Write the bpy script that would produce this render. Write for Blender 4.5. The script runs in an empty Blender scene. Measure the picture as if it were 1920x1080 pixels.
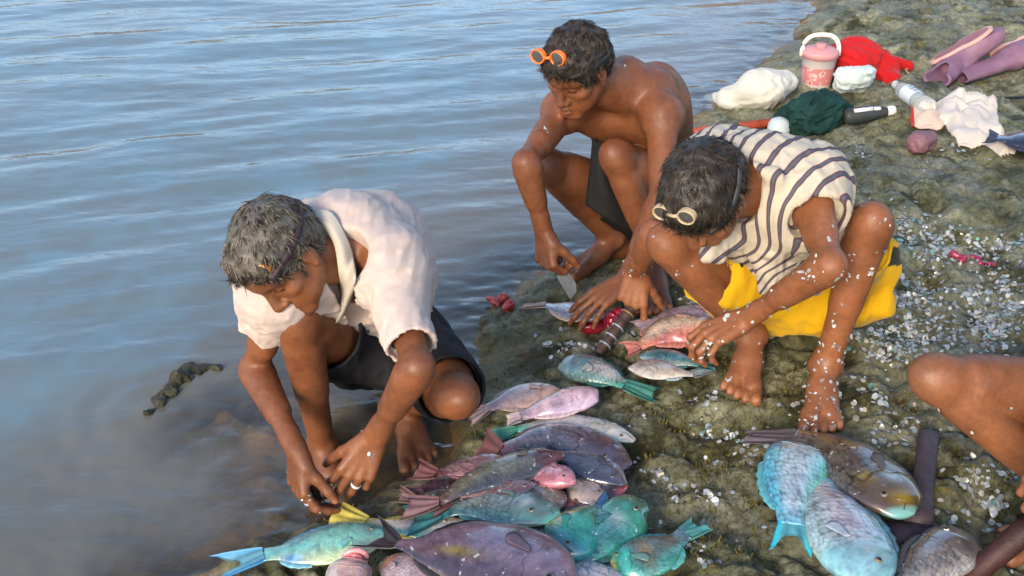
import bpy, bmesh, math, random
import numpy as np
from mathutils import Vector, Matrix

random.seed(7)
rng = np.random.default_rng(11)
scene = bpy.context.scene
COL = scene.collection

# ------------------------------------------------------------------ camera
CAM_H = 1.48
PITCH = math.radians(30.0)
FPX = 2000.0
cam_d = bpy.data.cameras.new("camera")
cam = bpy.data.objects.new("camera", cam_d)
COL.objects.link(cam)
cam.location = (0, 0, CAM_H)
cam.rotation_euler = (math.pi / 2 - PITCH, 0, 0)
cam_d.sensor_width = 36.0
cam_d.lens = 36.0 * FPX / 1920.0
cam_d.clip_start = 0.05
cam_d.clip_end = 2000.0
scene.camera = cam

# ------------------------------------------------------------------ sky, sun, exposure
SUN_EL = math.radians(27)
SUN_AZ = math.radians(205)      # compass direction the sun stands in, clockwise from +Y
world = bpy.data.worlds.new("World")
scene.world = world
world.use_nodes = True
wn = world.node_tree
wn.nodes.clear()
sky = wn.nodes.new("ShaderNodeTexSky")
sky.sky_type = 'NISHITA'
sky.sun_disc = False
sky.sun_elevation = SUN_EL
sky.sun_rotation = SUN_AZ
sky.air_density = 1.0
sky.dust_density = 0.9
sky.ozone_density = 1.0
bg = wn.nodes.new("ShaderNodeBackground")
bg.inputs['Strength'].default_value = 0.15
wo = wn.nodes.new("ShaderNodeOutputWorld")
wn.links.new(sky.outputs[0], bg.inputs['Color'])
wn.links.new(bg.outputs[0], wo.inputs['Surface'])
sun_d = bpy.data.lights.new("sun", 'SUN')
sun_d.energy = 1.5
sun_d.angle = math.radians(16)
sun_d.color = (1.0, 0.80, 0.58)
sun = bpy.data.objects.new("sun", sun_d)
COL.objects.link(sun)
sd = Vector((math.sin(SUN_AZ) * math.cos(SUN_EL), math.cos(SUN_AZ) * math.cos(SUN_EL), math.sin(SUN_EL)))
sun.rotation_euler = sd.to_track_quat('Z', 'Y').to_euler()
sun.location = sd * 20
scene.view_settings.view_transform = 'Standard'
scene.view_settings.look = 'None'
scene.view_settings.gamma = 1.0
scene.view_settings.use_curve_mapping = False
scene.view_settings.exposure = 1.33

# ------------------------------------------------------------------ small maths
def A(*v):
    return np.array(v, dtype=float)

CPOS = A(0, 0, CAM_H)
CR = A(1, 0, 0)
CF = A(0, math.cos(PITCH), -math.sin(PITCH))
CU = A(0, math.sin(PITCH), math.cos(PITCH))

def nrm(v):
    v = np.asarray(v, float)
    return v / (np.linalg.norm(v) + 1e-12)

def D(px, py, d):
    """world point seen at photo pixel (px,py), d metres along the view axis"""
    return CPOS + d * (CF + (px - 960) / FPX * CR - (py - 540) / FPX * CU)

def G(px, py, z=0.0):
    """world point at photo pixel on the level z"""
    r = CF + (px - 960) / FPX * CR - (py - 540) / FPX * CU
    return CPOS + r * ((z - CAM_H) / r[2])

def CV(x, up, out):
    """direction: x to the right, up, out towards the viewer"""
    return nrm(x * CR + up * CU - out * CF)

def lin(r, g, b):
    def f(c):
        c /= 255.0
        return c / 12.92 if c <= 0.04045 else ((c + 0.055) / 1.055) ** 2.4
    return A(f(r), f(g), f(b))

_perm = np.random.default_rng(3).permutation(256).astype(np.int64)
_perm = np.concatenate([_perm, _perm, _perm])
_grad = np.random.default_rng(4).normal(size=(256, 3))
_grad /= np.linalg.norm(_grad, axis=1)[:, None]

def noise3(x, y, z):
    """vectorised gradient noise, about -1..1"""
    x, y, z = np.broadcast_arrays(np.asarray(x, float), np.asarray(y, float), np.asarray(z, float))
    xi = np.floor(x).astype(np.int64); yi = np.floor(y).astype(np.int64); zi = np.floor(z).astype(np.int64)
    xf = x - xi; yf = y - yi; zf = z - zi
    xi &= 255; yi &= 255; zi &= 255
    u = xf * xf * xf * (xf * (xf * 6 - 15) + 10)
    v = yf * yf * yf * (yf * (yf * 6 - 15) + 10)
    w = zf * zf * zf * (zf * (zf * 6 - 15) + 10)
    out = 0
    for dx in (0, 1):
        for dy in (0, 1):
            for dz in (0, 1):
                g = _grad[_perm[_perm[_perm[xi + dx] + yi + dy] + zi + dz]]
                dot = g[..., 0] * (xf - dx) + g[..., 1] * (yf - dy) + g[..., 2] * (zf - dz)
                wt = (u if dx else 1 - u) * (v if dy else 1 - v) * (w if dz else 1 - w)
                out = out + dot * wt
    return out * 1.5

def fbm(x, y, z, oct=4, gain=0.5):
    a = 1.0; s = 0; f = 1.0
    for i in range(oct):
        s = s + a * noise3(x * f + 17.3 * i, y * f - 9.1 * i, z * f + 4.7 * i)
        a *= gain; f *= 2.03
    return s

# ------------------------------------------------------------------ objects
def tag(o, label=None, cat=None, group=None, kind=None):
    if label: o['label'] = label
    if cat: o['category'] = cat
    if group: o['group'] = group
    if kind: o['kind'] = kind
    return o

def empty(name, loc, label=None, cat=None, group=None):
    o = bpy.data.objects.new(name, None)
    o.empty_display_size = 0.05
    o.location = [float(c) for c in loc]
    COL.objects.link(o)
    tag(o, label, cat, group)
    return o

def mesh_obj(name, V, F, mat, parent=None, cols=None, smooth=True, uv=None, attrs=None):
    """V (n,3) world coordinates, F list/array of faces"""
    V = np.asarray(V, float)
    me = bpy.data.meshes.new(name)
    if parent is not None:
        V = V - np.array(parent_loc(parent))
    if isinstance(F, np.ndarray):
        n, k = F.shape
        me.vertices.add(len(V)); me.vertices.foreach_set('co', V.astype(np.float32).ravel())
        me.loops.add(n * k); me.loops.foreach_set('vertex_index', F.astype(np.int32).ravel())
        me.polygons.add(n); me.polygons.foreach_set('loop_start', (np.arange(n) * k).astype(np.int32))
        me.update(calc_edges=True)
        me.validate()
    else:
        me.from_pydata([tuple(v) for v in V], [], [tuple(int(i) for i in f) for f in F])
        me.update()
    if smooth:
        me.polygons.foreach_set('use_smooth', np.ones(len(me.polygons), dtype=bool))
    if cols is not None:
        ca = me.color_attributes.new('Col', 'FLOAT_COLOR', 'POINT')
        c4 = np.ones((len(V), 4), np.float32); c4[:, :3] = cols
        ca.data.foreach_set('color', c4.ravel())
    if uv is not None:
        at = me.attributes.new('puv', 'FLOAT_VECTOR', 'POINT')
        u3 = np.zeros((len(V), 3), np.float32); u3[:, :uv.shape[1]] = uv
        at.data.foreach_set('vector', u3.ravel())
    if attrs:
        for k_, v_ in attrs.items():
            at = me.attributes.new(k_, 'FLOAT', 'POINT')
            at.data.foreach_set('value', np.asarray(v_, np.float32))
    if mat is not None:
        me.materials.append(mat)
    o = bpy.data.objects.new(name, me)
    COL.objects.link(o)
    if parent is not None:
        o.parent = parent
    return o

def parent_loc(p):
    l = np.zeros(3)
    while p is not None:
        l += np.array(p.location)
        p = p.parent
    return l

class MB:
    """collects simple shapes into one mesh"""
    def __init__(s):
        s.V = []; s.F = []; s.C = []
    def add(s, V, F, col=(1, 1, 1)):
        n = len(s.V)
        s.V += [tuple(v) for v in V]
        s.F += [tuple(int(i) + n for i in f) for f in F]
        col = np.asarray(col, float)
        if col.ndim == 1:
            s.C += [tuple(col)] * len(V)
        else:
            s.C += [tuple(c) for c in col]
    def tube(s, pts, rad, n=12, col=(1, 1, 1), squash=1.0, up=(0, 0, 1), caps=True):
        pts = [np.asarray(p, float) for p in pts]
        if np.isscalar(rad): rad = [rad] * len(pts)
        V = []; F = []
        for i, p in enumerate(pts):
            t = nrm((pts[min(i + 1, len(pts) - 1)] - pts[max(i - 1, 0)]))
            u = np.asarray(up, float)
            if abs(np.dot(t, u)) > 0.97: u = A(1, 0.1, 0)
            a = nrm(np.cross(t, u)); b = nrm(np.cross(a, t))
            for k in range(n):
                th = 2 * math.pi * k / n
                V.append(p + rad[i] * (a * math.cos(th) + b * math.sin(th) * squash))
        for i in range(len(pts) - 1):
            for k in range(n):
                F.append((i * n + k, i * n + (k + 1) % n, (i + 1) * n + (k + 1) % n, (i + 1) * n + k))
        if caps:
            F.append(tuple(range(n - 1, -1, -1)))
            F.append(tuple((len(pts) - 1) * n + k for k in range(n)))
        s.add(V, F, col)
    def lathe(s, base, axis, prof, n=28, col=(1, 1, 1)):
        """prof: list of (height along axis, radius)"""
        axis = nrm(axis)
        u = A(1, 0, 0) if abs(axis[0]) < 0.9 else A(0, 1, 0)
        a = nrm(np.cross(axis, u)); b = np.cross(axis, a)
        V = []; F = []
        for (hh, r) in prof:
            for k in range(n):
                th = 2 * math.pi * k / n
                V.append(np.asarray(base) + axis * hh + r * (a * math.cos(th) + b * math.sin(th)))
        for i in range(len(prof) - 1):
            for k in range(n):
                F.append((i * n + k, i * n + (k + 1) % n, (i + 1) * n + (k + 1) % n, (i + 1) * n + k))
        s.add(V, F, col)
    def ball(s, c, r, n=12, col=(1, 1, 1), axes=None):
        if np.isscalar(r): r = (r, r, r)
        if axes is None: axes = np.eye(3)
        V = []; F = []
        m = max(6, n // 2 + 2)
        for i in range(m + 1):
            ph = math.pi * i / m
            for k in range(n):
                th = 2 * math.pi * k / n
                l = (r[0] * math.sin(ph) * math.cos(th), r[1] * math.sin(ph) * math.sin(th), r[2] * math.cos(ph))
                V.append(np.asarray(c) + l[0] * axes[0] + l[1] * axes[1] + l[2] * axes[2])
        for i in range(m):
            for k in range(n):
                F.append((i * n + k, (i + 1) * n + k, (i + 1) * n + (k + 1) % n, i * n + (k + 1) % n))
        s.add(V, F, col)
    def build(s, name, mat, parent=None, smooth=True):
        return mesh_obj(name, np.array(s.V), s.F, mat, parent, np.array(s.C), smooth)

# ------------------------------------------------------------------ materials
def new_mat(name):
    m = bpy.data.materials.new(name)
    m.use_nodes = True
    nt = m.node_tree
    b = nt.nodes.get('Principled BSDF')
    return m, nt, b

def nd(nt, typ, **kw):
    n = nt.nodes.new(typ)
    for k, v in kw.items():
        if k.startswith('i_'):
            n.inputs[k[2:].replace('_', ' ')].default_value = v
        else:
            setattr(n, k, v)
    return n

def ramp(nt, stops, interp='LINEAR'):
    r = nt.nodes.new('ShaderNodeValToRGB')
    r.color_ramp.interpolation = interp
    e = r.color_ramp.elements
    while len(e) > 1: e.remove(e[0])
    for i, (p, c) in enumerate(stops):
        if i == 0:
            e[0].position = p
            el = e[0]
        else:
            el = e.new(p)
        el.color = (c[0], c[1], c[2], 1) if not np.isscalar(c) else (c, c, c, 1)
    return r

def mix_rgb(nt, typ, fac, a, b):
    m = nt.nodes.new('ShaderNodeMix')
    m.data_type = 'RGBA'; m.blend_type = typ
    for sock, v in ((m.inputs[0], fac), (m.inputs[6], a), (m.inputs[7], b)):
        if hasattr(v, 'is_output') or isinstance(v, bpy.types.NodeSocket):
            nt.links.new(v, sock)
        elif np.isscalar(v):
            sock.default_value = v
        else:
            sock.default_value = (v[0], v[1], v[2], 1)
    return m.outputs[2]

def vcol_mat(name, rough=0.5, spec=0.5, var=0.25, vscale=60, bump=0.15, bscale=250, bdist=0.002,
             rvar=0.0, coat=0.0, sss=0.0, transm=0.0, sheen=0.0, metal=0.0, var2=0.0):
    """vertex colours broken up by noise; fine bump"""
    m, nt, b = new_mat(name)
    at = nd(nt, 'ShaderNodeVertexColor', layer_name='Col')
    tc = nd(nt, 'ShaderNodeTexCoord')
    n1 = nd(nt, 'ShaderNodeTexNoise', i_Scale=vscale, i_Detail=4.0, i_Roughness=0.6)
    nt.links.new(tc.outputs['Object'], n1.inputs['Vector'])
    r = ramp(nt, [(0.25, 1 - var), (0.75, 1 + var * 0.6)])
    nt.links.new(n1.outputs[0], r.inputs[0])
    col = mix_rgb(nt, 'MULTIPLY', 1.0, at.outputs['Color'], r.outputs[0])
    if var2:
        n3 = nd(nt, 'ShaderNodeTexNoise', i_Scale=vscale * 0.15, i_Detail=3.0)
        nt.links.new(tc.outputs['Object'], n3.inputs['Vector'])
        r3 = ramp(nt, [(0.35, 1 - var2), (0.65, 1 + var2 * 0.5)])
        nt.links.new(n3.outputs[0], r3.inputs[0])
        col = mix_rgb(nt, 'MULTIPLY', 1.0, col, r3.outputs[0])
    nt.links.new(col, b.inputs['Base Color'])
    b.inputs['Roughness'].default_value = rough
    b.inputs['Specular IOR Level'].default_value = spec
    b.inputs['Coat Weight'].default_value = coat
    b.inputs['Coat Roughness'].default_value = 0.15
    b.inputs['Metallic'].default_value = metal
    b.inputs['Sheen Weight'].default_value = sheen
    if sss:
        b.inputs['Subsurface Weight'].default_value = sss
        b.inputs['Subsurface Radius'].default_value = (0.012, 0.005, 0.003)
        b.inputs['Subsurface Scale'].default_value = 1.0
    if transm:
        b.inputs['Transmission Weight'].default_value = transm
    if rvar:
        rr = ramp(nt, [(0.3, max(0.02, rough - rvar)), (0.7, min(1, rough + rvar))])
        n4 = nd(nt, 'ShaderNodeTexNoise', i_Scale=vscale * 0.4, i_Detail=3.0)
        nt.links.new(tc.outputs['Object'], n4.inputs['Vector'])
        nt.links.new(n4.outputs[0], rr.inputs[0])
        nt.links.new(rr.outputs[0], b.inputs['Roughness'])
    if bump:
        n2 = nd(nt, 'ShaderNodeTexNoise', i_Scale=bscale, i_Detail=3.0)
        nt.links.new(tc.outputs['Object'], n2.inputs['Vector'])
        bp = nd(nt, 'ShaderNodeBump', i_Strength=bump, i_Distance=bdist)
        nt.links.new(n2.outputs[0], bp.inputs['Height'])
        nt.links.new(bp.outputs[0], b.inputs['Normal'])
    return m

M = {}
def skin_mat():
    m, nt, b = new_mat('skin')
    at = nd(nt, 'ShaderNodeVertexColor', layer_name='Col')
    tc = nd(nt, 'ShaderNodeTexCoord')
    def nz(scale, det=4.0, ro=0.6):
        n = nd(nt, 'ShaderNodeTexNoise', i_Scale=scale, i_Detail=det, i_Roughness=ro)
        nt.links.new(tc.outputs['Object'], n.inputs['Vector']); return n.outputs[0]
    r1 = ramp(nt, [(0.30, A(0.72, 0.68, 0.66)), (0.52, A(1, 1, 1)), (0.74, A(1.16, 1.10, 1.06))])
    nt.links.new(nz(11, 5, 0.62), r1.inputs[0])
    c = mix_rgb(nt, 'MULTIPLY', 1.0, at.outputs['Color'], r1.outputs[0])
    r2 = ramp(nt, [(0.3, A(0.86, 0.80, 0.78)), (0.7, A(1.08, 1.08, 1.08))])
    nt.links.new(nz(85, 4, 0.6), r2.inputs[0])
    c = mix_rgb(nt, 'MULTIPLY', 1.0, c, r2.outputs[0])
    nt.links.new(c, b.inputs['Base Color'])
    rr = ramp(nt, [(0.3, 0.38), (0.7, 0.64)]); nt.links.new(nz(30, 4), rr.inputs[0]); nt.links.new(rr.outputs[0], b.inputs['Roughness'])
    b.inputs['Specular IOR Level'].default_value = 0.42
    b.inputs['Subsurface Weight'].default_value = 0.05
    b.inputs['Subsurface Radius'].default_value = (0.012, 0.005, 0.003)
    b.inputs['Subsurface Scale'].default_value = 1.0
    b1 = nd(nt, 'ShaderNodeBump', i_Strength=0.35, i_Distance=0.004); nt.links.new(nz(48, 3, 0.5), b1.inputs['Height'])
    b2 = nd(nt, 'ShaderNodeBump', i_Strength=0.30, i_Distance=0.0015); nt.links.new(nz(300, 3, 0.6), b2.inputs['Height']); nt.links.new(b1.outputs[0], b2.inputs['Normal'])
    nt.links.new(b2.outputs[0], b.inputs['Normal'])
    return m
M['hair'] = vcol_mat('hair', rough=0.5, spec=0.45, var=0.5, vscale=160, bump=0.5, bscale=260, bdist=0.003)
M['cloth'] = vcol_mat('cloth', rough=0.85, spec=0.2, var=0.07, vscale=40, bump=0.25, bscale=500, bdist=0.001, sheen=0.1, var2=0.06)
M['dark_cloth'] = vcol_mat('dark_cloth', rough=0.8, spec=0.25, var=0.3, vscale=40, bump=0.3, bscale=400, bdist=0.0015, var2=0.25)
M['plastic'] = vcol_mat('plastic', rough=0.4, spec=0.5, var=0.08, vscale=50, bump=0.06, bscale=120)
M['rubber'] = vcol_mat('rubber', rough=0.55, spec=0.4, var=0.16, vscale=30, bump=0.1, bscale=150, var2=0.12)
M['wood'] = vcol_mat('wood', rough=0.6, spec=0.4, var=0.45, vscale=45, bump=0.5, bscale=130, bdist=0.003, var2=0.25)
M['metal'] = vcol_mat('metal', rough=0.38, spec=0.5, var=0.3, vscale=60, bump=0.2, bscale=200, metal=0.35, rvar=0.12)
M['scale'] = vcol_mat('scale', rough=0.25, spec=0.6, var=0.15, vscale=90, bump=0.1, bscale=300)
M['flesh'] = vcol_mat('flesh', rough=0.22, spec=0.6, var=0.45, vscale=80, bump=0.4, bscale=120, bdist=0.004)
M['fin'] = vcol_mat('fin', rough=0.45, spec=0.35, var=0.25, vscale=70, bump=0.2, bscale=220)
M['skin'] = skin_mat()
M['weed'] = vcol_mat('weed', rough=0.7, spec=0.4, var=0.5, vscale=60, bump=0.9, bscale=120, bdist=0.006)

# ================================================================== GROUND AND WATER
ZW = -0.10                                   # water level
SHORE_PX = [(215, 1150), (400, 1066), (470, 1016), (560, 968), (650, 925), (740, 880), (800, 835), (845, 800), (880, 740),
            (885, 670), (850, 612), (905, 572), (960, 548), (1030, 505), (1110, 470), (1180, 430), (1260, 350),
            (1318, 240), (1325, 190), (1400, 152), (1440, 112), (1470, 72), (1512, 22), (1560, -18), (1625, -80)]
SHORE = np.array([G(px, py, ZW)[:2] for px, py in SHORE_PX] + [[5.5, 9.5], [12, 18], [40, 45]])
SHORE = np.vstack([[[-1.5, 0.6], [-1.6, -1.0]][::-1], SHORE])
LANDPOLY = np.vstack([SHORE, [[60, 45], [60, -1.0]]])

def seg_dist(P, Q):
    d = np.full(len(P), 1e9)
    for a, b in zip(Q[:-1], Q[1:]):
        ab = b - a
        t = np.clip(((P - a) @ ab) / (ab @ ab), 0, 1)
        d = np.minimum(d, np.linalg.norm(P - a - t[:, None] * ab, axis=1))
    return d

def in_poly(P, poly):
    ins = np.zeros(len(P), bool)
    n = len(poly); j = n - 1
    for i in range(n):
        xi, yi = poly[i]; xj, yj = poly[j]
        c = ((yi > P[:, 1]) != (yj > P[:, 1])) & (P[:, 0] < (xj - xi) * (P[:, 1] - yi) / (yj - yi + 1e-12) + xi)
        ins ^= c; j = i
    return ins

SHELVES = [(*G(500, 790, ZW)[:2], 0.20, ZW - 0.024), (*G(500, 900, ZW)[:2], 0.15, ZW - 0.026), (*G(860, 640, ZW)[:2], 0.25, ZW - 0.03), (*G(560, 700, ZW)[:2], 0.2, ZW - 0.07)]
PADS = []      # (x, y, z, r): level spots where feet stand

def height(P, fine=True, pads=True):
    """ground height at points P (n,2)"""
    P = np.atleast_2d(np.asarray(P, float))
    x, y = P[:, 0], P[:, 1]
    wx = x + 0.08 * noise3(x * 4, y * 4, 3.0) + 0.035 * noise3(x * 12, y * 12, 8.0)
    wy = y + 0.08 * noise3(x * 4, y * 4, 9.0) + 0.035 * noise3(x * 12, y * 12, 2.0)
    Q = np.stack([wx, wy], 1)
    d = seg_dist(Q, SHORE)
    land = in_poly(Q, LANDPOLY)
    zl = ZW + 0.095 * (1 - np.exp(-d / 0.27)) + 0.03 * np.minimum(d, 2.5)
    zs = ZW - 0.10 * (1 - np.exp(-d / 0.15)) - 0.28 * np.minimum(d, 4)
    for (bx, by, br, bz) in SHELVES:
        q = np.hypot(wx - bx, wy - by) / br
        zs = np.maximum(zs, bz - 0.13 * np.clip(q - 0.3, 0, 2) ** 1.3 + 0.024 * noise3(x * 9, y * 9, 4.1) + 0.010 * noise3(x * 26, y * 26, 4.1))
    z = np.where(land, zl, zs)
    amp = np.where(land, np.minimum(1, 0.30 + d / 0.35), np.minimum(1, 0.4 + d))
    far = np.clip((y - 2.6) / 1.5, 0, 1) * np.clip((x - 0.5) / 0.5, 0, 1)
    lump = 0.030 * fbm(x * 1.9, y * 1.9, 1.3, 3) + far * 0.045 * noise3(x * 2.6, y * 3.4, 7.7)
    ridg = 1 - np.abs(noise3(x * 5.5, y * 5.5, 5.5)) * 2.2
    lump += -0.018 * np.clip(ridg, 0, 1) ** 2 * np.clip(0.4 + noise3(x * 1.3, y * 1.3, 2.2) * 1.8, 0, 1)
    cr = np.abs(noise3(x * 8.5 + 4, y * 8.5, 1.9))
    lump += 0.020 * (np.clip(cr * 2.4, 0, 1) - 0.6)                                   # knobs parted by cracks
    pit = np.clip((noise3(x * 6.2, y * 6.2, 9.4) - 0.22) / 0.2, 0, 1)
    lump += -0.022 * pit * pit * (3 - 2 * pit)
    z = z + amp * lump
    if pads and PADS:
        for (px, py, pz, pr) in PADS:
            q = np.clip(1 - np.hypot(x - px, y - py) / pr, 0, 1)
            w = np.clip(q * 1.8, 0, 1); w = w * w * (3 - 2 * w)
            z = z * (1 - w) + pz * w
    if fine:
        z = z + amp * (0.014 * fbm(x * 13, y * 13, 0.7, 3) + 0.0075 * fbm(x * 42, y * 42, 2.7, 2) - 0.010 * np.clip(1 - np.abs(noise3(x * 10 + 9, y * 10, 3.3)) * 9, 0, 1)
                       - 0.018 * np.clip(noise3(x * 24, y * 24, 6.1) - 0.25, 0, 1))
    return z

def T(px, py, lift=0.0):
    """point of the ground under the photo pixel, raised by lift"""
    z = 0.0
    for i in range(8):
        p = G(px, py, z + lift)
        z = 0.5 * z + 0.5 * height(p[:2], fine=False)[0]
    p = G(px, py, z + lift)
    return p

def build_ground():
    rows = [0.7]
    while rows[-1] < 6.5: rows.append(rows[-1] + 0.0055 + max(0, rows[-1] - 2.2) * 0.0030)
    while rows[-1] < 14: rows.append(rows[-1] * 1.03)
    while rows[-1] < 70: rows.append(rows[-1] * 1.15)
    rows = np.array(rows)
    u = np.linspace(-0.62, 0.78, 400)
    Y = rows[:, None] + 0 * u[None, :]
    X = u[None, :] * (rows[:, None] * 1.0 + 0.55)
    P = np.stack([X.ravel(), Y.ravel()], 1)
    Z = np.empty(len(P))
    for s in range(0, len(P), 60000):
        Z[s:s + 60000] = height(P[s:s + 60000])
    farv = P[:, 1] > 8
    Z = np.where(farv, np.minimum(Z, 0.3), Z)
    V = np.column_stack([P, Z])
    nr, nc = X.shape
    ii = np.arange(nr - 1)[:, None] * nc + np.arange(nc - 1)[None, :]
    ii = ii.ravel()
    F = np.stack([ii, ii + 1, ii + nc + 1, ii + nc], 1)
    # rock material
    m, nt, b = new_mat('reef_rock')
    tc = nd(nt, 'ShaderNodeTexCoord')
    geo = nd(nt, 'ShaderNodeNewGeometry')
    sep = nd(nt, 'ShaderNodeSeparateXYZ')
    nt.links.new(geo.outputs['Position'], sep.inputs[0])
    def noise(scale, detail=5, rough=0.6, off=0.0):
        mp = nd(nt, 'ShaderNodeMapping'); mp.inputs['Location'].default_value = (off, off * 1.7, 0)
        nt.links.new(tc.outputs['Object'], mp.inputs[0])
        n = nd(nt, 'ShaderNodeTexNoise', i_Scale=scale, i_Detail=detail, i_Roughness=rough)
        nt.links.new(mp.outputs[0], n.inputs['Vector'])
        return n.outputs[0]
    base = ramp(nt, [(0.30, lin(66, 68, 46)), (0.46, lin(114, 114, 82)), (0.58, lin(152, 150, 122)), (0.75, lin(100, 101, 68))])
    nt.links.new(noise(5.0, 6, 0.65), base.inputs[0])
    # grey silt film in the hollows
    g = ramp(nt, [(0.46, 0.0), (0.62, 0.75)])
    nt.links.new(noise(2.3, 4, 0.5, 3.0), g.inputs[0])
    c1 = mix_rgb(nt, 'MIX', g.outputs[0], base.outputs[0], lin(116, 118, 104))
    # algae, dark olive tufts
    al = ramp(nt, [(0.50, 0.0), (0.60, 1.0)])
    nt.links.new(noise(6.5, 8, 0.72, 7.0), al.inputs[0])
    c2 = mix_rgb(nt, 'MIX', al.outputs[0], c1, lin(60, 58, 28))
    al2 = ramp(nt, [(0.57, 0.0), (0.66, 1.0)])
    nt.links.new(noise(11, 8, 0.7, 13.0), al2.inputs[0])
    c3 = mix_rgb(nt, 'MIX', al2.outputs[0], c2, lin(106, 96, 42))
    sp = ramp(nt, [(0.34, 0.42), (0.5, 1.0), (0.66, 1.45)])
    nt.links.new(noise(62, 7, 0.78, 1.0), sp.inputs[0])
    c4 = mix_rgb(nt, 'MULTIPLY', 1.0, c3, sp.outputs[0])
    # rust brown weed under and at the water's edge
    wet = nd(nt, 'ShaderNodeMapRange'); wet.inputs[1].default_value = ZW - 0.02; wet.inputs[2].default_value = ZW + 0.035
    wet.inputs[3].default_value = 1.0; wet.inputs[4].default_value = 0.0
    nt.links.new(sep.outputs[2], wet.inputs[0])
    wb = ramp(nt, [(0.42, lin(96, 78, 44)), (0.6, lin(160, 114, 58))])
    nt.links.new(noise(7, 6, 0.65, 21.0), wb.inputs[0])
    c5 = mix_rgb(nt, 'MIX', wet.outputs[0], c4, wb.outputs[0])
    nt.links.new(c5, b.inputs['Base Color'])
    rr = nd(nt, 'ShaderNodeMapRange'); rr.inputs[1].default_value = 0.3; rr.inputs[2].default_value = 0.7
    rr.inputs[3].default_value = 0.26; rr.inputs[4].default_value = 0.75
    nt.links.new(noise(4.0, 3, 0.5, 31.0), rr.inputs[0])
    nt.links.new(rr.outputs[0], b.inputs['Roughness'])
    b.inputs['Specular IOR Level'].default_value = 0.4
    bp = nd(nt, 'ShaderNodeBump', i_Strength=1.0, i_Distance=0.014)
    nt.links.new(noise(60, 9, 0.76, 2.0), bp.inputs['Height'])
    nt.links.new(bp.outputs[0], b.inputs['Normal'])
    o = mesh_obj('ground', V, F, m)
    tag(o, kind='structure')
    # a plain sea bed / land sheet far around, under everything
    V2 = A([-900, -60, -3.0], [900, -60, -3.0], [900, 900, -3.0], [-900, 900, -3.0])
    o2 = mesh_obj('sea_bed', V2, [(0, 1, 2, 3)], m, smooth=False)
    tag(o2, kind='structure')

RING_C = G(300, 770, ZW)[:2]
RING_D = G(360, 850, ZW)[:2]

def wave_z(P):
    x, y = P[:, 0], P[:, 1]
    # long low swell whose crests run to the right and slightly away
    a = math.radians(14)
    s = -x * math.sin(a) + y * math.cos(a)
    c = x * math.cos(a) + y * math.sin(a)
    s2 = s + 0.10 * noise3(c * 0.7, s * 0.7, 4.4)
    z = 0.0085 * noise3(c * 0.55, s2 * 2.3, 0.3)
    z += 0.0092 * noise3(c * 1.1 + 5, s2 * 5.2, 1.3)
    z += 0.0050 * noise3(c * 2.4 + 3, s2 * 10.5, 2.3)
    z += 0.0013 * noise3(c * 7, s2 * 22, 3.3)
    calm = seg_dist(P, SHORE)
    z *= np.clip(0.5 + calm * 0.5, 0, 1)
    for (rc, amp, lam, r0) in ((RING_C, 0.0019, 0.095, 0.42), (RING_D, 0.0016, 0.075, 0.30)):
        r = np.hypot(x - rc[0], (y - rc[1]))
        r = r * (1 + 0.22 * noise3(x * 2.6, y * 2.6, 6.6)) + 0.02 * noise3(x * 9, y * 9, 2.6)
        z += amp * np.sin(2 * math.pi * r / lam) * np.exp(-(r / r0) ** 2) * np.clip(r / 0.07, 0, 1) \
            * np.clip(0.55 + 0.9 * noise3(x * 4, y * 4, 1.1), 0, 1.2)
    # choppy lapping against the rock
    lap = np.exp(-calm / 0.22)
    z += lap * (0.0048 * noise3(x * 13, y * 20, 5.2) + 0.0026 * noise3(x * 34, y * 40, 8.2))
    return z

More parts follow.
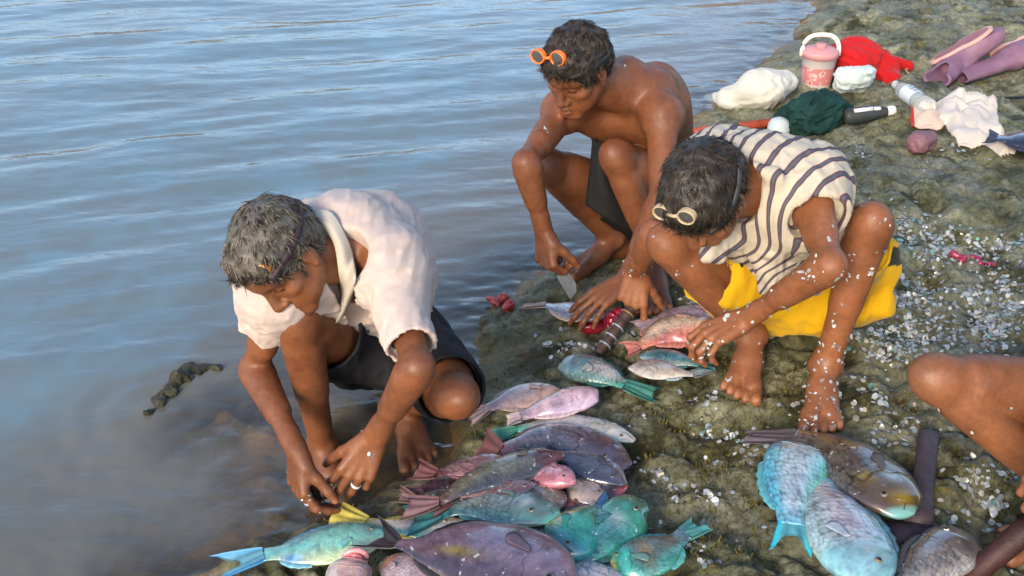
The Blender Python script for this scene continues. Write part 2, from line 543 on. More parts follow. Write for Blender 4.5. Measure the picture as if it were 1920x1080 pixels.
def build_water():
    rows = [0.6]
    while rows[-1] < 9: rows.append(rows[-1] + 0.0075 + max(0, rows[-1] - 2.0) * 0.0045)
    while rows[-1] < 900: rows.append(rows[-1] * 1.06)
    rows = np.array(rows)
    u = np.concatenate([[-6, -3, -1.5, -1.0], np.linspace(-0.66, 0.55, 330), [0.8, 1.2, 2.5, 6]])
    Y = rows[:, None] + 0 * u[None, :]
    X = u[None, :] * (rows[:, None] + 0.4)
    P = np.stack([X.ravel(), Y.ravel()], 1)
    Z = np.empty(len(P)); dep = np.empty(len(P))
    for s in range(0, len(P), 60000):
        q = P[s:s + 60000]
        Z[s:s + 60000] = ZW + wave_z(q)
        dep[s:s + 60000] = ZW - height(q, fine=False)
    V = np.column_stack([P, Z])
    nr, nc = X.shape
    ii = (np.arange(nr - 1)[:, None] * nc + np.arange(nc - 1)[None, :]).ravel()
    F = np.stack([ii, ii + 1, ii + nc + 1, ii + nc], 1)
    m, nt, b = new_mat('sea_water')
    nt.nodes.remove(b)
    out = nt.nodes.get('Material Output')
    at = nd(nt, 'ShaderNodeAttribute', attribute_name='depth')
    mr = nd(nt, 'ShaderNodeMapRange'); mr.inputs[1].default_value = 0.0; mr.inputs[2].default_value = 0.19
    mr.inputs[3].default_value = 0.20; mr.inputs[4].default_value = 0.96
    mr.interpolation_type = 'SMOOTHSTEP'
    nt.links.new(at.outputs['Fac'], mr.inputs[0])
    tc = nd(nt, 'ShaderNodeTexCoord')
    n1 = nd(nt, 'ShaderNodeTexNoise', i_Scale=1.2, i_Detail=3.0)
    nt.links.new(tc.outputs['Object'], n1.inputs['Vector'])
    murk_c = ramp(nt, [(0.3, lin(96, 95, 87)), (0.7, lin(108, 105, 96))])
    nt.links.new(n1.outputs[0], murk_c.inputs[0])
    md = nd(nt, 'ShaderNodeMapRange'); md.inputs[1].default_value = 0.22; md.inputs[2].default_value = 0.66
    md.interpolation_type = 'SMOOTHSTEP'
    nt.links.new(at.outputs['Fac'], md.inputs[0])
    mcol = mix_rgb(nt, 'MIX', md.outputs[0], murk_c.outputs[0], lin(104, 166, 190))
    dif = nd(nt, 'ShaderNodeBsdfDiffuse')
    nt.links.new(mcol, dif.inputs['Color'])
    tr = nd(nt, 'ShaderNodeBsdfTransparent'); tr.inputs[0].default_value = (0.80, 0.83, 0.80, 1)
    body = nd(nt, 'ShaderNodeMixShader')
    nt.links.new(mr.outputs[0], body.inputs[0])
    nt.links.new(tr.outputs[0], body.inputs[1])
    nt.links.new(dif.outputs[0], body.inputs[2])
    gl = nd(nt, 'ShaderNodeBsdfGlossy', i_Roughness=0.06)
    gl.inputs['Color'].default_value = (1, 1, 1, 1)
    # fine ripples
    mp = nd(nt, 'ShaderNodeMapping'); mp.inputs['Rotation'].default_value = (0, 0, math.radians(-14)); mp.inputs['Scale'].default_value = (0.45, 1, 1)
    nt.links.new(tc.outputs['Object'], mp.inputs[0])
    n2 = nd(nt, 'ShaderNodeTexNoise', i_Scale=16.0, i_Detail=4.0, i_Roughness=0.55)
    nt.links.new(mp.outputs[0], n2.inputs['Vector'])
    bp = nd(nt, 'ShaderNodeBump', i_Strength=0.5, i_Distance=0.007)
    nt.links.new(n2.outputs[0], bp.inputs['Height'])
    nt.links.new(bp.outputs[0], gl.inputs['Normal'])
    fr = nd(nt, 'ShaderNodeFresnel', i_IOR=1.5)
    nt.links.new(bp.outputs[0], fr.inputs['Normal'])
    mx = nd(nt, 'ShaderNodeMixShader')
    ge = nd(nt, 'ShaderNodeNewGeometry')
    inv = nd(nt, 'ShaderNodeMath', operation='SUBTRACT'); inv.inputs[0].default_value = 1.0
    nt.links.new(ge.outputs['Backfacing'], inv.inputs[1])
    mul = nd(nt, 'ShaderNodeMath', operation='MULTIPLY')
    nt.links.new(fr.outputs[0], mul.inputs[0]); nt.links.new(inv.outputs[0], mul.inputs[1])
    nt.links.new(mul.outputs[0], mx.inputs[0])
    nt.links.new(body.outputs[0], mx.inputs[1])
    nt.links.new(gl.outputs[0], mx.inputs[2])
    nt.links.new(mx.outputs[0], out.inputs['Surface'])
    o = mesh_obj('water', V, F, m, attrs={'depth': dep})
    tag(o, kind='structure')

def build_hills():
    """a low brown headland across the water: never in frame, but its reflection is"""
    n = 120
    xs = np.linspace(-260, 260, n)
    V = []; F = []
    for j, (yy, hh) in enumerate(((150, 0.0), (165, 0.75), (200, 1.0), (260, 0.9))):
        for i, xx in enumerate(xs):
            top = 30 + 9 * fbm(xx * 0.012, 0.5, 0.2, 4) + 8 * math.exp(-((xx - 60) / 90) ** 2)
            V.append((xx, yy + 12 * noise3(xx * 0.01, j * 1.0, 0.3), -0.5 + max(1, top) * hh))
    for j in range(3):
        for i in range(n - 1):
            F.append((j * n + i, j * n + i + 1, (j + 1) * n + i + 1, (j + 1) * n + i))
    m, nt, b = new_mat('hill_scrub')
    tc = nd(nt, 'ShaderNodeTexCoord')
    n1 = nd(nt, 'ShaderNodeTexNoise', i_Scale=0.08, i_Detail=8.0)
    nt.links.new(tc.outputs['Object'], n1.inputs['Vector'])
    r = ramp(nt, [(0.35, lin(70, 56, 34)), (0.65, lin(126, 98, 64))])
    nt.links.new(n1.outputs[0], r.inputs[0])
    nt.links.new(r.outputs[0], b.inputs['Base Color'])
    b.inputs['Roughness'].default_value = 0.95
    o = mesh_obj('hills', np.array(V, float), F, m)
    tag(o, kind='structure')

def build_turf():
    """short olive algae turf on the rock: past counting"""
    rg = np.random.default_rng(5)
    n = 26000
    PX = np.stack([rg.uniform(560, 1925, n), rg.uniform(-30, 1085, n)], 1)
    Pg = np.array([G(a, b, 0.0)[:2] for a, b in PX])
    m = fbm(Pg[:, 0] * 5 + 3, Pg[:, 1] * 5, 4.4, 4)
    keep = (m + 0.15 * rg.normal(size=n)) > 0.26
    Pg = Pg[keep]
    z = height(Pg)
    ok = z > ZW - 0.005
    Pg = Pg[ok]; z = z[ok]
    V = []; F = []; C = []
    for (x, y), zz in zip(Pg, z):
        t = 0.6 + 0.6 * rg.random()
        for b in range(4):
            a = rg.uniform(0, 2 * math.pi); hgt = rg.uniform(0.004, 0.010); l = rg.uniform(0.2, 1.0) * hgt
            o = A(x + rg.normal() * 0.006, y + rg.normal() * 0.006, zz - 0.002)
            d = A(math.cos(a), math.sin(a), 0); s = A(-d[1], d[0], 0) * rg.uniform(0.0012, 0.0026)
            i = len(V)
            V += [o - s, o + s, o + d * l + A(0, 0, hgt)]
            F.append((i, i + 1, i + 2))
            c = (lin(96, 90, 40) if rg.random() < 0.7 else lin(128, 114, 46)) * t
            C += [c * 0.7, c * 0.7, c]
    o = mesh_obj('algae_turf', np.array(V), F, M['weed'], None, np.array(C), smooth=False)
    tag(o, 'short olive algae turf growing on the rock', 'algae', kind='stuff')

# ================================================================== SOLID MODELLING WITH DISTANCE FIELDS
class Cone:
    def __init__(s, a, b, ra, rb, k=0.02, tag=''):
        s.a = np.asarray(a, float); s.b = np.asarray(b, float); s.ra = ra; s.rb = rb; s.k = k; s.tag = tag
    def bbox(s, m):
        r = max(s.ra, s.rb) + m
        return np.minimum(s.a, s.b) - r, np.maximum(s.a, s.b) + r
    def d(s, X, Y, Z, e=0.0):
        ba = s.b - s.a; bb = ba @ ba + 1e-12
        x = X - s.a[0]; y = Y - s.a[1]; z = Z - s.a[2]
        t = np.clip((x * ba[0] + y * ba[1] + z * ba[2]) / bb, 0, 1)
        return np.sqrt((x - t * ba[0]) ** 2 + (y - t * ba[1]) ** 2 + (z - t * ba[2]) ** 2) - (s.ra + (s.rb - s.ra) * t) - e

class Ell:
    def __init__(s, c, r, R=None, k=0.03, tag=''):
        s.c = np.asarray(c, float); s.r = np.asarray(r, float)
        s.R = np.eye(3) if R is None else np.asarray(R, float); s.k = k; s.tag = tag
    def bbox(s, m):
        ext = np.sqrt(((s.R * s.r[:, None]) ** 2).sum(0)) + m
        return s.c - ext, s.c + ext
    def d(s, X, Y, Z, e=0.0):
        x = X - s.c[0]; y = Y - s.c[1]; z = Z - s.c[2]
        k0 = 0; k1 = 0
        for i in range(3):
            l = x * s.R[i, 0] + y * s.R[i, 1] + z * s.R[i, 2]
            rr = s.r[i] + e
            k0 = k0 + (l / rr) ** 2; k1 = k1 + (l / rr ** 2) ** 2
        k0 = np.sqrt(k0); k1 = np.sqrt(k1) + 1e-9
        return k0 * (k0 - 1) / k1

class Vol:
    def __init__(s, prims, h, e=0.0, pad=0.03):
        los = []; his = []
        for p in prims:
            lo, hi = p.bbox(e + pad); los.append(lo); his.append(hi)
        s.h = h
        s.lo = np.min(los, 0) - 2 * h
        n = np.ceil((np.max(his, 0) - s.lo) / h).astype(int) + 3
        s.n = n
        s.d = np.full(n, 1.0, np.float32)
        s.ax = [(s.lo[i] + h * np.arange(n[i])).astype(np.float32) for i in range(3)]
        s.e = e
    def sl(s, lo, hi):
        i0 = np.clip(np.floor((lo - s.lo) / s.h).astype(int), 0, s.n - 1)
        i1 = np.clip(np.ceil((hi - s.lo) / s.h).astype(int) + 1, 1, s.n)
        sl = tuple(slice(a, b) for a, b in zip(i0, i1))
        X = s.ax[0][sl[0]][:, None, None]; Y = s.ax[1][sl[1]][None, :, None]; Z = s.ax[2][sl[2]][None, None, :]
        return sl, X, Y, Z
    def add(s, p, e=None, kmin=0.0):
        e = s.e if e is None else e
        k = max(p.k, kmin)
        lo, hi = p.bbox(e + k + 3 * s.h)
        sl, X, Y, Z = s.sl(lo, hi)
        b = p.d(X, Y, Z, e); a = s.d[sl]
        if k > 0:
            hh = np.clip(k - np.abs(a - b), 0, None) / k
            s.d[sl] = np.minimum(a, b) - hh * hh * k * 0.25
        else:
            s.d[sl] = np.minimum(a, b)
    def sub(s, p, k=0.008, e=0.0):
        lo, hi = p.bbox(e + k + 3 * s.h)
        sl, X, Y, Z = s.sl(lo, hi)
        b = -p.d(X, Y, Z, e); a = s.d[sl]
        hh = np.clip(k - np.abs(a - b), 0, None) / k
        s.d[sl] = np.maximum(a, b) + hh * hh * k * 0.25
    def cut(s, c, n, r):
        """remove what lies beyond the plane (c, n) within the ball of radius r round c"""
        c = np.asarray(c, float); n = nrm(n)
        sl, X, Y, Z = s.sl(c - r, c + r)
        x = X - c[0]; y = Y - c[1]; z = Z - c[2]
        pl = x * n[0] + y * n[1] + z * n[2]
        inb = (x * x + y * y + z * z) < r * r
        a = s.d[sl]
        s.d[sl] = np.where(inb, np.maximum(a, pl), a)
    def displace(s, fn, band=0.05):
        idx = np.argwhere(np.abs(s.d) < band)
        P = s.lo + idx * s.h
        s.d[idx[:, 0], idx[:, 1], idx[:, 2]] += fn(P).astype(np.float32)
    def shell(s, t):
        s.d = np.maximum(s.d, -(s.d + t))
    def mesh(s, keep=None):
        d = s.d; h = s.h
        sg = d < 0
        acc = np.zeros(tuple(np.array(d.shape) - 1), np.int8)
        for a in (0, 1):
            for b in (0, 1):
                for c in (0, 1):
                    acc += sg[a:a + acc.shape[0], b:b + acc.shape[1], c:c + acc.shape[2]]
        act = (acc > 0) & (acc < 8)
        idx = np.argwhere(act)
        vid = np.full(act.shape, -1, np.int32)
        vid[act] = np.arange(len(idx))
        pos = np.zeros((len(idx), 3)); cnt = np.zeros(len(idx))
        corners = [(0, 0, 0), (1, 0, 0), (0, 1, 0), (1, 1, 0), (0, 0, 1), (1, 0, 1), (0, 1, 1), (1, 1, 1)]
        val = [d[idx[:, 0] + c[0], idx[:, 1] + c[1], idx[:, 2] + c[2]] for c in corners]
        for i, c0 in enumerate(corners):
            for j in range(i + 1, 8):
                c1 = corners[j]
                if sum(abs(p - q) for p, q in zip(c0, c1)) != 1: continue
                m = (val[i] < 0) != (val[j] < 0)
                t = val[i][m] / (val[i][m] - val[j][m])
                pos[m] += np.array(c0) + t[:, None] * (np.array(c1) - np.array(c0))
                cnt[m] += 1
        pos /= cnt[:, None]
        V = s.lo + (idx + pos) * h
        Fs = []
        for ax in range(3):
            o1, o2 = [(1, 2), (2, 0), (0, 1)][ax]
            s0 = [slice(None)] * 3; s1 = [slice(None)] * 3
            s0[ax] = slice(0, -1); s1[ax] = slice(1, None)
            e = sg[tuple(s0)] != sg[tuple(s1)]
            e[tuple(slice(0, 1) if q == o1 else slice(None) for q in range(3))] = False
            e[tuple(slice(0, 1) if q == o2 else slice(None) for q in range(3))] = False
            ei = np.argwhere(e)
            if len(ei) == 0: continue
            ok = (ei[:, o1] < act.shape[o1]) & (ei[:, o2] < act.shape[o2]) & (ei[:, ax] < act.shape[ax])
            ei = ei[ok]
            def g(da, db):
                q = ei.copy(); q[:, o1] += da; q[:, o2] += db
                return vid[q[:, 0], q[:, 1], q[:, 2]]
            quad = np.stack([g(-1, -1), g(0, -1), g(0, 0), g(-1, 0)], 1)
            flip = sg[ei[:, 0], ei[:, 1], ei[:, 2]]
            quad[~flip] = quad[~flip][:, ::-1]
            Fs.append(quad)
        F = np.concatenate(Fs)
        F = F[(F >= 0).all(1)]
        if keep is not None:
            kv = keep(V)
            F = F[kv[F].all(1)]
        used = np.unique(F)
        mp = np.full(len(V), -1, np.int64); mp[used] = np.arange(len(used))
        return V[used], mp[F]

def relax(V, F, it=1, lam=0.5):
    e = np.concatenate([F[:, [0, 1]], F[:, [1, 2]], F[:, [2, 3]], F[:, [3, 0]]])
    for _ in range(it):
        s = np.zeros_like(V); c = np.zeros(len(V))
        np.add.at(s, e[:, 0], V[e[:, 1]]); np.add.at(c, e[:, 0], 1)
        np.add.at(s, e[:, 1], V[e[:, 0]]); np.add.at(c, e[:, 1], 1)
        V = V * (1 - lam) + lam * s / np.maximum(c, 1)[:, None]
    return V

def vnormals(V, F):
    n = np.cross(V[F[:, 2]] - V[F[:, 0]], V[F[:, 3]] - V[F[:, 1]])
    N = np.zeros_like(V)
    for k in range(4): np.add.at(N, F[:, k], n)
    return N / (np.linalg.norm(N, axis=1)[:, None] + 1e-12)

# ================================================================== PEOPLE
def frame_from(f, u):
    """head frame: rows = his right, forward, up"""
    u = nrm(u); f = nrm(f - np.dot(f, u) * u)
    r = np.cross(f, u)
    return np.stack([r, f, u])

def hand_prims(wrist, d, n, side, curls, thumb, tag_, sc=1.0, spread=0.0):
    """side: 'R' or 'L'. d: wrist to knuckles, n: the way the palm faces.
    curls: four (mcp,pip,dip) in degrees. returns prims, fingertips"""
    d = nrm(d); n = nrm(n - np.dot(n, d) * d)
    w = np.cross(d, n) if side == 'R' else -np.cross(d, n)
    P = []; tips = []
    off = (0.0305, 0.0105, -0.0105, -0.0300); dist = (0.086, 0.092, 0.087, 0.076)
    L = ((0.043, 0.026, 0.021), (0.047, 0.030, 0.022), (0.043, 0.028, 0.021), (0.034, 0.020, 0.019))
    rad = (0.0090, 0.0092, 0.0088, 0.0078)
    for i in range(4):
        kn = wrist + sc * (d * dist[i] + w * off[i] - n * 0.004)
        P.append(Cone(wrist + sc * (w * off[i] * 0.45 + d * 0.008), kn, 0.0140 * sc, 0.0108 * sc, 0.008, tag_))
        ang = 0.0; p = kn
        sp = spread * (1.5 - i) * 0.12 + (1.5 - i) * 0.05
        for j in range(3):
            ang += math.radians(curls[i][j])
            dd = nrm(d * math.cos(ang) + n * math.sin(ang) + w * sp * max(0.15, math.cos(ang)))
            q = p + dd * L[i][j] * sc
            r0 = rad[i] * (1.0, 0.93, 0.86)[j] * sc; r1 = rad[i] * (0.95, 0.86, 0.72)[j] * sc
            P.append(Cone(p, q, r0, r1, 0.004, tag_))
            if j < 2: P.append(Ell(q - n * 0.001, (r1 * 1.1,) * 3, None, 0.003, tag_))
            last = (p, q, dd); p = q
        nn = nrm(-d * math.sin(ang) + n * math.cos(ang))
        tips.append((last[1], last[2], -nn, rad[i] * 0.75 * sc))
    # palm heels
    P.append(Cone(wrist + sc * (d * 0.022 + w * 0.018 + n * 0.006), wrist + sc * (d * 0.055 + w * 0.026 + n * 0.008), 0.016 * sc, 0.014 * sc, 0.012, tag_))
    P.append(Cone(wrist + sc * (d * 0.020 - w * 0.016 + n * 0.006), wrist + sc * (d * 0.060 - w * 0.022 + n * 0.006), 0.014 * sc, 0.011 * sc, 0.012, tag_))
    # thumb: leaves the side of the palm near its base
    a0, a1, a2 = thumb     # out (deg away from d), towards the palm (deg), bend of the last joint
    p = wrist + sc * (d * 0.034 + w * 0.028 + n * 0.006)
    P.append(Cone(wrist + sc * (d * 0.012 + w * 0.014), p, 0.015 * sc, 0.0142 * sc, 0.010, tag_))
    o = math.radians(a0); q_ = math.radians(a1)
    td = nrm(d * math.cos(o) * math.cos(q_) + w * math.sin(o) * math.cos(q_) + n * math.sin(q_))
    for j, (ln, r0, r1) in enumerate(((0.034, 0.0140, 0.0122), (0.033, 0.0118, 0.0105), (0.025, 0.0106, 0.0085))):
        if j > 0:
            bnd = math.radians(a2 * (0.5 if j == 1 else 1.0))
            td = nrm(td * math.cos(bnd) + nrm(d * 0.8 - w * 0.5 + n * 0.4) * math.sin(bnd))
        q = p + td * ln * sc
        P.append(Cone(p, q, r0 * sc, r1 * sc, 0.005, tag_))
        p = q
    tips.append((p, td, nrm(w * 0.7 - n * 0.5), 0.0085 * sc))
    return P, tips

def foot_prims(ankle, dirv, side, tag_, sc=1.0, up=(0, 0, 1), toe_drop=0.0):
    """dirv: heel to toes. medial (big toe) side depends on side"""
    up = nrm(up); f = nrm(dirv - np.dot(dirv, up) * up)
    right = np.cross(f, up)
    med = -right if side == 'R' else right          # towards the other foot
    P = []; tips = []
    def q(a, m, z): return ankle + sc * (f * a + med * m + up * z)
    P.append(Cone(q(-0.012, 0, 0.01), q(-0.045, 0, -0.042), 0.030 * sc, 0.029 * sc, 0.02, tag_))
    P.append(Cone(q(0.0, 0, 0.005), q(0.060, 0.006, -0.028), 0.032 * sc, 0.027 * sc, 0.025, tag_))
    P.append(Cone(q(-0.04, -0.004, -0.05), q(0.11, -0.020, -0.058), 0.022 * sc, 0.016 * sc, 0.02, tag_))
    P.append(Cone(q(0.05, 0.01, -0.032), q(0.135, 0.024, -0.054), 0.024 * sc, 0.0195 * sc, 0.022, tag_))
    P.append(Cone(q(0.05, -0.012, -0.038), q(0.125, -0.026, -0.060), 0.022 * sc, 0.0145 * sc, 0.022, tag_))
    P.append(Ell(q(0.0, 0.029, 0.0), (0.011 * sc,) * 3, None, 0.012, tag_))
    P.append(Ell(q(-0.004, -0.029, -0.004), (0.011 * sc,) * 3, None, 0.012, tag_))
    offs = (0.030, 0.0095, -0.0075, -0.0225, -0.0365); st = (0.140, 0.142, 0.137, 0.130, 0.120)
    ln = (0.040, 0.034, 0.030, 0.026, 0.021); rr = (0.0140, 0.0100, 0.0095, 0.0090, 0.0088)
    for i in range(5):
        s_ = offs[i] * 1.12
        a = q(st[i] - 0.018, s_ * 0.92, -0.052 - 0.004 * (i > 0)); 
        m1 = q(st[i] + ln[i] * 0.55, s_ * 1.04, -0.054 - (0.002 if i == 0 else 0.003))
        b = q(st[i] + ln[i], s_ * 1.06, -0.062 if i else -0.059)
        P.append(Cone(a, m1, rr[i] * sc * 1.05, rr[i] * 0.92 * sc, 0.005, tag_))
        P.append(Cone(m1, b, rr[i] * 0.92 * sc, rr[i] * 1.0 * sc, 0.003, tag_))
        tips.append((b, nrm(f * 0.6 - up * 0.3), up, rr[i] * sc))
    return P, tips

def head_prims(c, R, sc=1.0):
    def h(x, y, z): return c + sc * (R[0] * x + R[1] * y + R[2] * z)
    P = []
    E = lambda p, r, k=0.02: P.append(Ell(h(*p), np.array(r) * sc, R, k, 'head'))
    K = lambda p, q, a, b, k=0.015: P.append(Cone(h(*p), h(*q), a * sc, b * sc, k, 'head'))
    E((0, -0.012, 0.042), (0.074, 0.093, 0.080))
    E((0, 0.030, -0.020), (0.062, 0.060, 0.085), 0.03)
    for s in (-1, 1):
        K((s * 0.052, 0.004, -0.048), (s * 0.018, 0.074, -0.098), 0.022, 0.018, 0.02)
        E((s * 0.044, 0.058, -0.020), (0.022, 0.024, 0.018), 0.016)          # cheekbones
        E((s * 0.036, 0.054, -0.060), (0.024, 0.026, 0.030), 0.02)
        K((s * 0.010, 0.083, 0.028), (s * 0.046, 0.069, 0.029), 0.0105, 0.010, 0.016)   # brow
    E((0, 0.062, 0.046), (0.052, 0.030, 0.032), 0.03)                         # forehead
    E((0, 0.078, -0.100), (0.022, 0.018, 0.018), 0.02)                        # chin
    E((0, 0.074, -0.066), (0.030, 0.022, 0.028), 0.018)                       # muzzle
    return P, h

def face_details(v, h, R, sc):
    def S(p, r, k=0.006): v.sub(Ell(h(*p), np.array(r) * sc, R), k)
    def AE(p, r, k=0.006): v.add(Ell(h(*p), np.array(r) * sc, R, k, 'head'))
    def AK(p, q, a, b, k=0.008): v.add(Cone(h(*p), h(*q), a * sc, b * sc, k, 'head'))
    for s in (-1, 1):
        S((s * 0.031, 0.096, 0.007), (0.019, 0.014, 0.011), 0.012)
        AE((s * 0.031, 0.0735, 0.006), (0.0135, 0.0125, 0.0125), 0.004)       # lids over the eyeball
    AK((0, 0.086, 0.018), (0, 0.106, -0.030), 0.0085, 0.0125, 0.010)
    AE((0, 0.107, -0.035), (0.0125, 0.012, 0.0105), 0.008)
    for s in (-1, 1):
        AE((s * 0.0135, 0.097, -0.038), (0.0095, 0.0105, 0.0085), 0.006)
        S((s * 0.008, 0.105, -0.0485), (0.0042, 0.006, 0.0045), 0.003)
    AK((-0.018, 0.090, -0.069), (0, 0.0985, -0.066), 0.0048, 0.0072, 0.005)
    AK((0.018, 0.090, -0.069), (0, 0.0985, -0.066), 0.0048, 0.0072, 0.005)
    AK((-0.015, 0.089, -0.080), (0, 0.0965, -0.081), 0.0050, 0.0082, 0.005)
    AK((0.015, 0.089, -0.080), (0, 0.0965, -0.081), 0.0050, 0.0082, 0.005)
    S((0, 0.102, -0.0735), (0.022, 0.0065, 0.0016), 0.003)
    for s in (-1, 1):
        AE((s * 0.077, -0.004, -0.006), (0.0085, 0.019, 0.031), 0.008)
        S((s * 0.088, 0.000, -0.002), (0.0055, 0.010, 0.017), 0.004)
        AE((s * 0.078, 0.002, -0.032), (0.007, 0.009, 0.009), 0.005)

class Person:
    pass

def torso_prims(Pv, Nk, shR, shL, hipR, hipL, bow=0.05, k=0.045, bulk=1.0):
    up = nrm(Nk - Pv); L = np.linalg.norm(Nk - Pv)
    latS = nrm((shR - shL) - np.dot(shR - shL, up) * up)
    latH = nrm((hipR - hipL) - np.dot(hipR - hipL, up) * up)
    P = []
    def fr(t):
        la = nrm(latS * t + latH * (1 - t)); fo = np.cross(up, la)
        c = Pv + (Nk - Pv) * t - fo * bow * math.sin(math.pi * min(1, t))
        return c, la, fo
    def E(t, r, df=0.0, dl=0.0, kk=k):
        c, la, fo = fr(t)
        P.append(Ell(c + fo * df + la * dl, (r[0] * bulk, r[1] * bulk, r[2]), np.stack([la, fo, up]), kk, 'torso'))
    E(0.02, (0.150, 0.108, 0.105), -0.01)
    E(0.30, (0.126, 0.098, 0.120), 0.0)
    E(0.52, (0.132, 0.100, 0.120), 0.0)
    E(0.73, (0.150, 0.106, 0.115), 0.0)
    E(0.90, (0.125, 0.072, 0.070), 0.005)
    for s in (-1, 1):
        E(0.76, (0.066, 0.034, 0.050), 0.072, s * 0.062, 0.02)      # chest muscles
        E(0.78, (0.050, 0.026, 0.070), -0.066, s * 0.070, 0.035)    # shoulder blades
        E(0.60, (0.030, 0.060, 0.100), -0.005, s * 0.112, 0.03)
    c, la, fo = fr(0.93)
    for sh in (shR, shL):
        P.append(Cone(Nk - fo * 0.01 + up * 0.01, sh + up * 0.004 - fo * 0.012, 0.044, 0.040, 0.035, 'torso'))
        P.append(Cone(c + fo * 0.062 + up * 0.012, sh + fo * 0.022 + up * 0.022, 0.012, 0.014, 0.02, 'torso'))
        P.append(Cone(fr(0.72)[0] + nrm(sh - c) * 0.075, sh, 0.06, 0.045, 0.04, 'torso'))
    return P, fr

def person_prims(J):
    p = Person(); p.J = J
    P = []
    sc = J.get('scale', 1.0)
    tp, p.fr = torso_prims(J['pelvis'], J['neck'], J['shR'], J['shL'], J['hipR'], J['hipL'], J.get('bow', 0.05), bulk=J.get('bulk', 1.0))
    P += tp
    p.tips = []
    for s in ('R', 'L'):
        sh, el, wr = J['sh' + s], J['el' + s], J['wr' + s]
        ua = 'arm' + s; fa = 'fore' + s
        ax = nrm(el - sh)
        La = np.linalg.norm(el - sh)
        bw = nrm(np.cross(np.cross(ax, nrm(wr - el)), ax) + 1e-5)          # the flexor side of the arm
        P.append(Ell(sh + ax * 0.016, (0.050, 0.050, 0.056), None, 0.025, ua))
        P.append(Cone(sh, el, 0.036, 0.029, 0.02, ua))
        P.append(Cone(sh + ax * La * 0.30 + bw * 0.015, sh + ax * La * 0.66 + bw * 0.013, 0.030, 0.027, 0.014, ua))
        P.append(Cone(sh + ax * La * 0.22 - bw * 0.014, sh + ax * La * 0.62 - bw * 0.010, 0.031, 0.026, 0.014, ua))
        fax = nrm(wr - el); Lf = np.linalg.norm(wr - el)
        bend = nrm(np.cross(ax, fax) + 1e-4)
        hd, hn = J['hand' + s][0], J['hand' + s][1]
        P.append(Ell(el - nrm(fax - ax) * 0.003, (0.029,) * 3, None, 0.022, fa))
        P.append(Cone(el, wr, 0.028, 0.021, 0.015, fa))
        out = nrm(np.cross(fax, bend))
        P.append(Cone(el + fax * 0.02 + bend * 0.008, el + fax * Lf * 0.55 + bend * 0.003, 0.031, 0.024, 0.014, fa))
        P.append(Cone(el + fax * 0.03 - bend * 0.009, el + fax * Lf * 0.55 - bend * 0.004, 0.030, 0.023, 0.014, fa))
        P.append(Cone(el + fax * 0.02 + out * 0.008, el + fax * Lf * 0.45 + out * 0.006, 0.027, 0.021, 0.012, fa))
        hw = nrm(np.cross(nrm(hd), nrm(hn)))
        for q in (-1, 1):
            P.append(Cone(wr - fax * 0.05 + hw * 0.006 * q, wr + hw * 0.0115 * q + nrm(hd) * 0.004, 0.0175, 0.0165, 0.012, fa))
        hp, tips = hand_prims(wr, hd, hn, s, J['hand' + s][2], J['hand' + s][3], 'hand' + s, 1.0 * sc, J['hand' + s][4] if len(J['hand' + s]) > 4 else 0)
        P += hp; p.tips += [t + ('hand',) for t in tips]
        hip, kn, an = J['hip' + s], J['knee' + s], J['ankle' + s]
        th = 'thigh' + s; shn = 'shin' + s
        ta = nrm(kn - hip); sa = nrm(an - kn); Ls = np.linalg.norm(an - kn)
        kneefw = nrm(ta - sa)               # the way the kneecap points
        tr = J.get('thigh', 1.0)
        P.append(Cone(hip, kn - ta * 0.03, 0.080 * tr, 0.048 * tr, 0.04, th))
        P.append(Cone(hip + ta * 0.10 - kneefw * -0.012, kn - ta * 0.10 + kneefw * 0.008, 0.070 * tr, 0.056 * tr, 0.03, th))
        P.append(Ell(kn - kneefw * 0.004, (0.047,) * 3, None, 0.022, th))
        P.append(Ell(kn + kneefw * 0.026 + sa * 0.004, (0.029,) * 3, None, 0.015, th))
        P.append(Cone(kn, an, 0.043, 0.026, 0.012, shn))
        P.append(Cone(kn + sa * 0.06 - kneefw * 0.020, kn + sa * Ls * 0.50 - kneefw * 0.014, 0.044, 0.037, 0.012, shn))
        P.append(Cone(kn + sa * 0.05 + kneefw * 0.016, an - sa * 0.03 + kneefw * 0.006, 0.026, 0.021, 0.02, shn))
        fp, tips = foot_prims(an, J['toe' + s], s, 'foot' + s, sc, J.get('footup' + s, (0, 0, 1)))
        P += fp; p.tips += [t + ('foot',) for t in tips]
    R = frame_from(J['hf'], J['hu']); p.R = R; p.hc = J['head']
    hp, p.h = head_prims(J['head'], R, J.get('hsc', 1.0))
    hs = J.get('hsc', 1.0); p.hs = hs
    c, la, fo = p.fr(0.97)
    P.append(Cone(J['neck'] + fo * 0.015, p.h(0, -0.028, -0.055), 0.056, 0.050, 0.025, 'neck'))
    P.append(Cone(J['neck'] + fo * 0.03 - nrm(J['neck'] - J['pelvis']) * 0.02, p.h(0, 0.005, -0.07), 0.048, 0.042, 0.025, 'neck'))
    P += hp
    p.P = P
    return p

SKIN_H = 0.0032

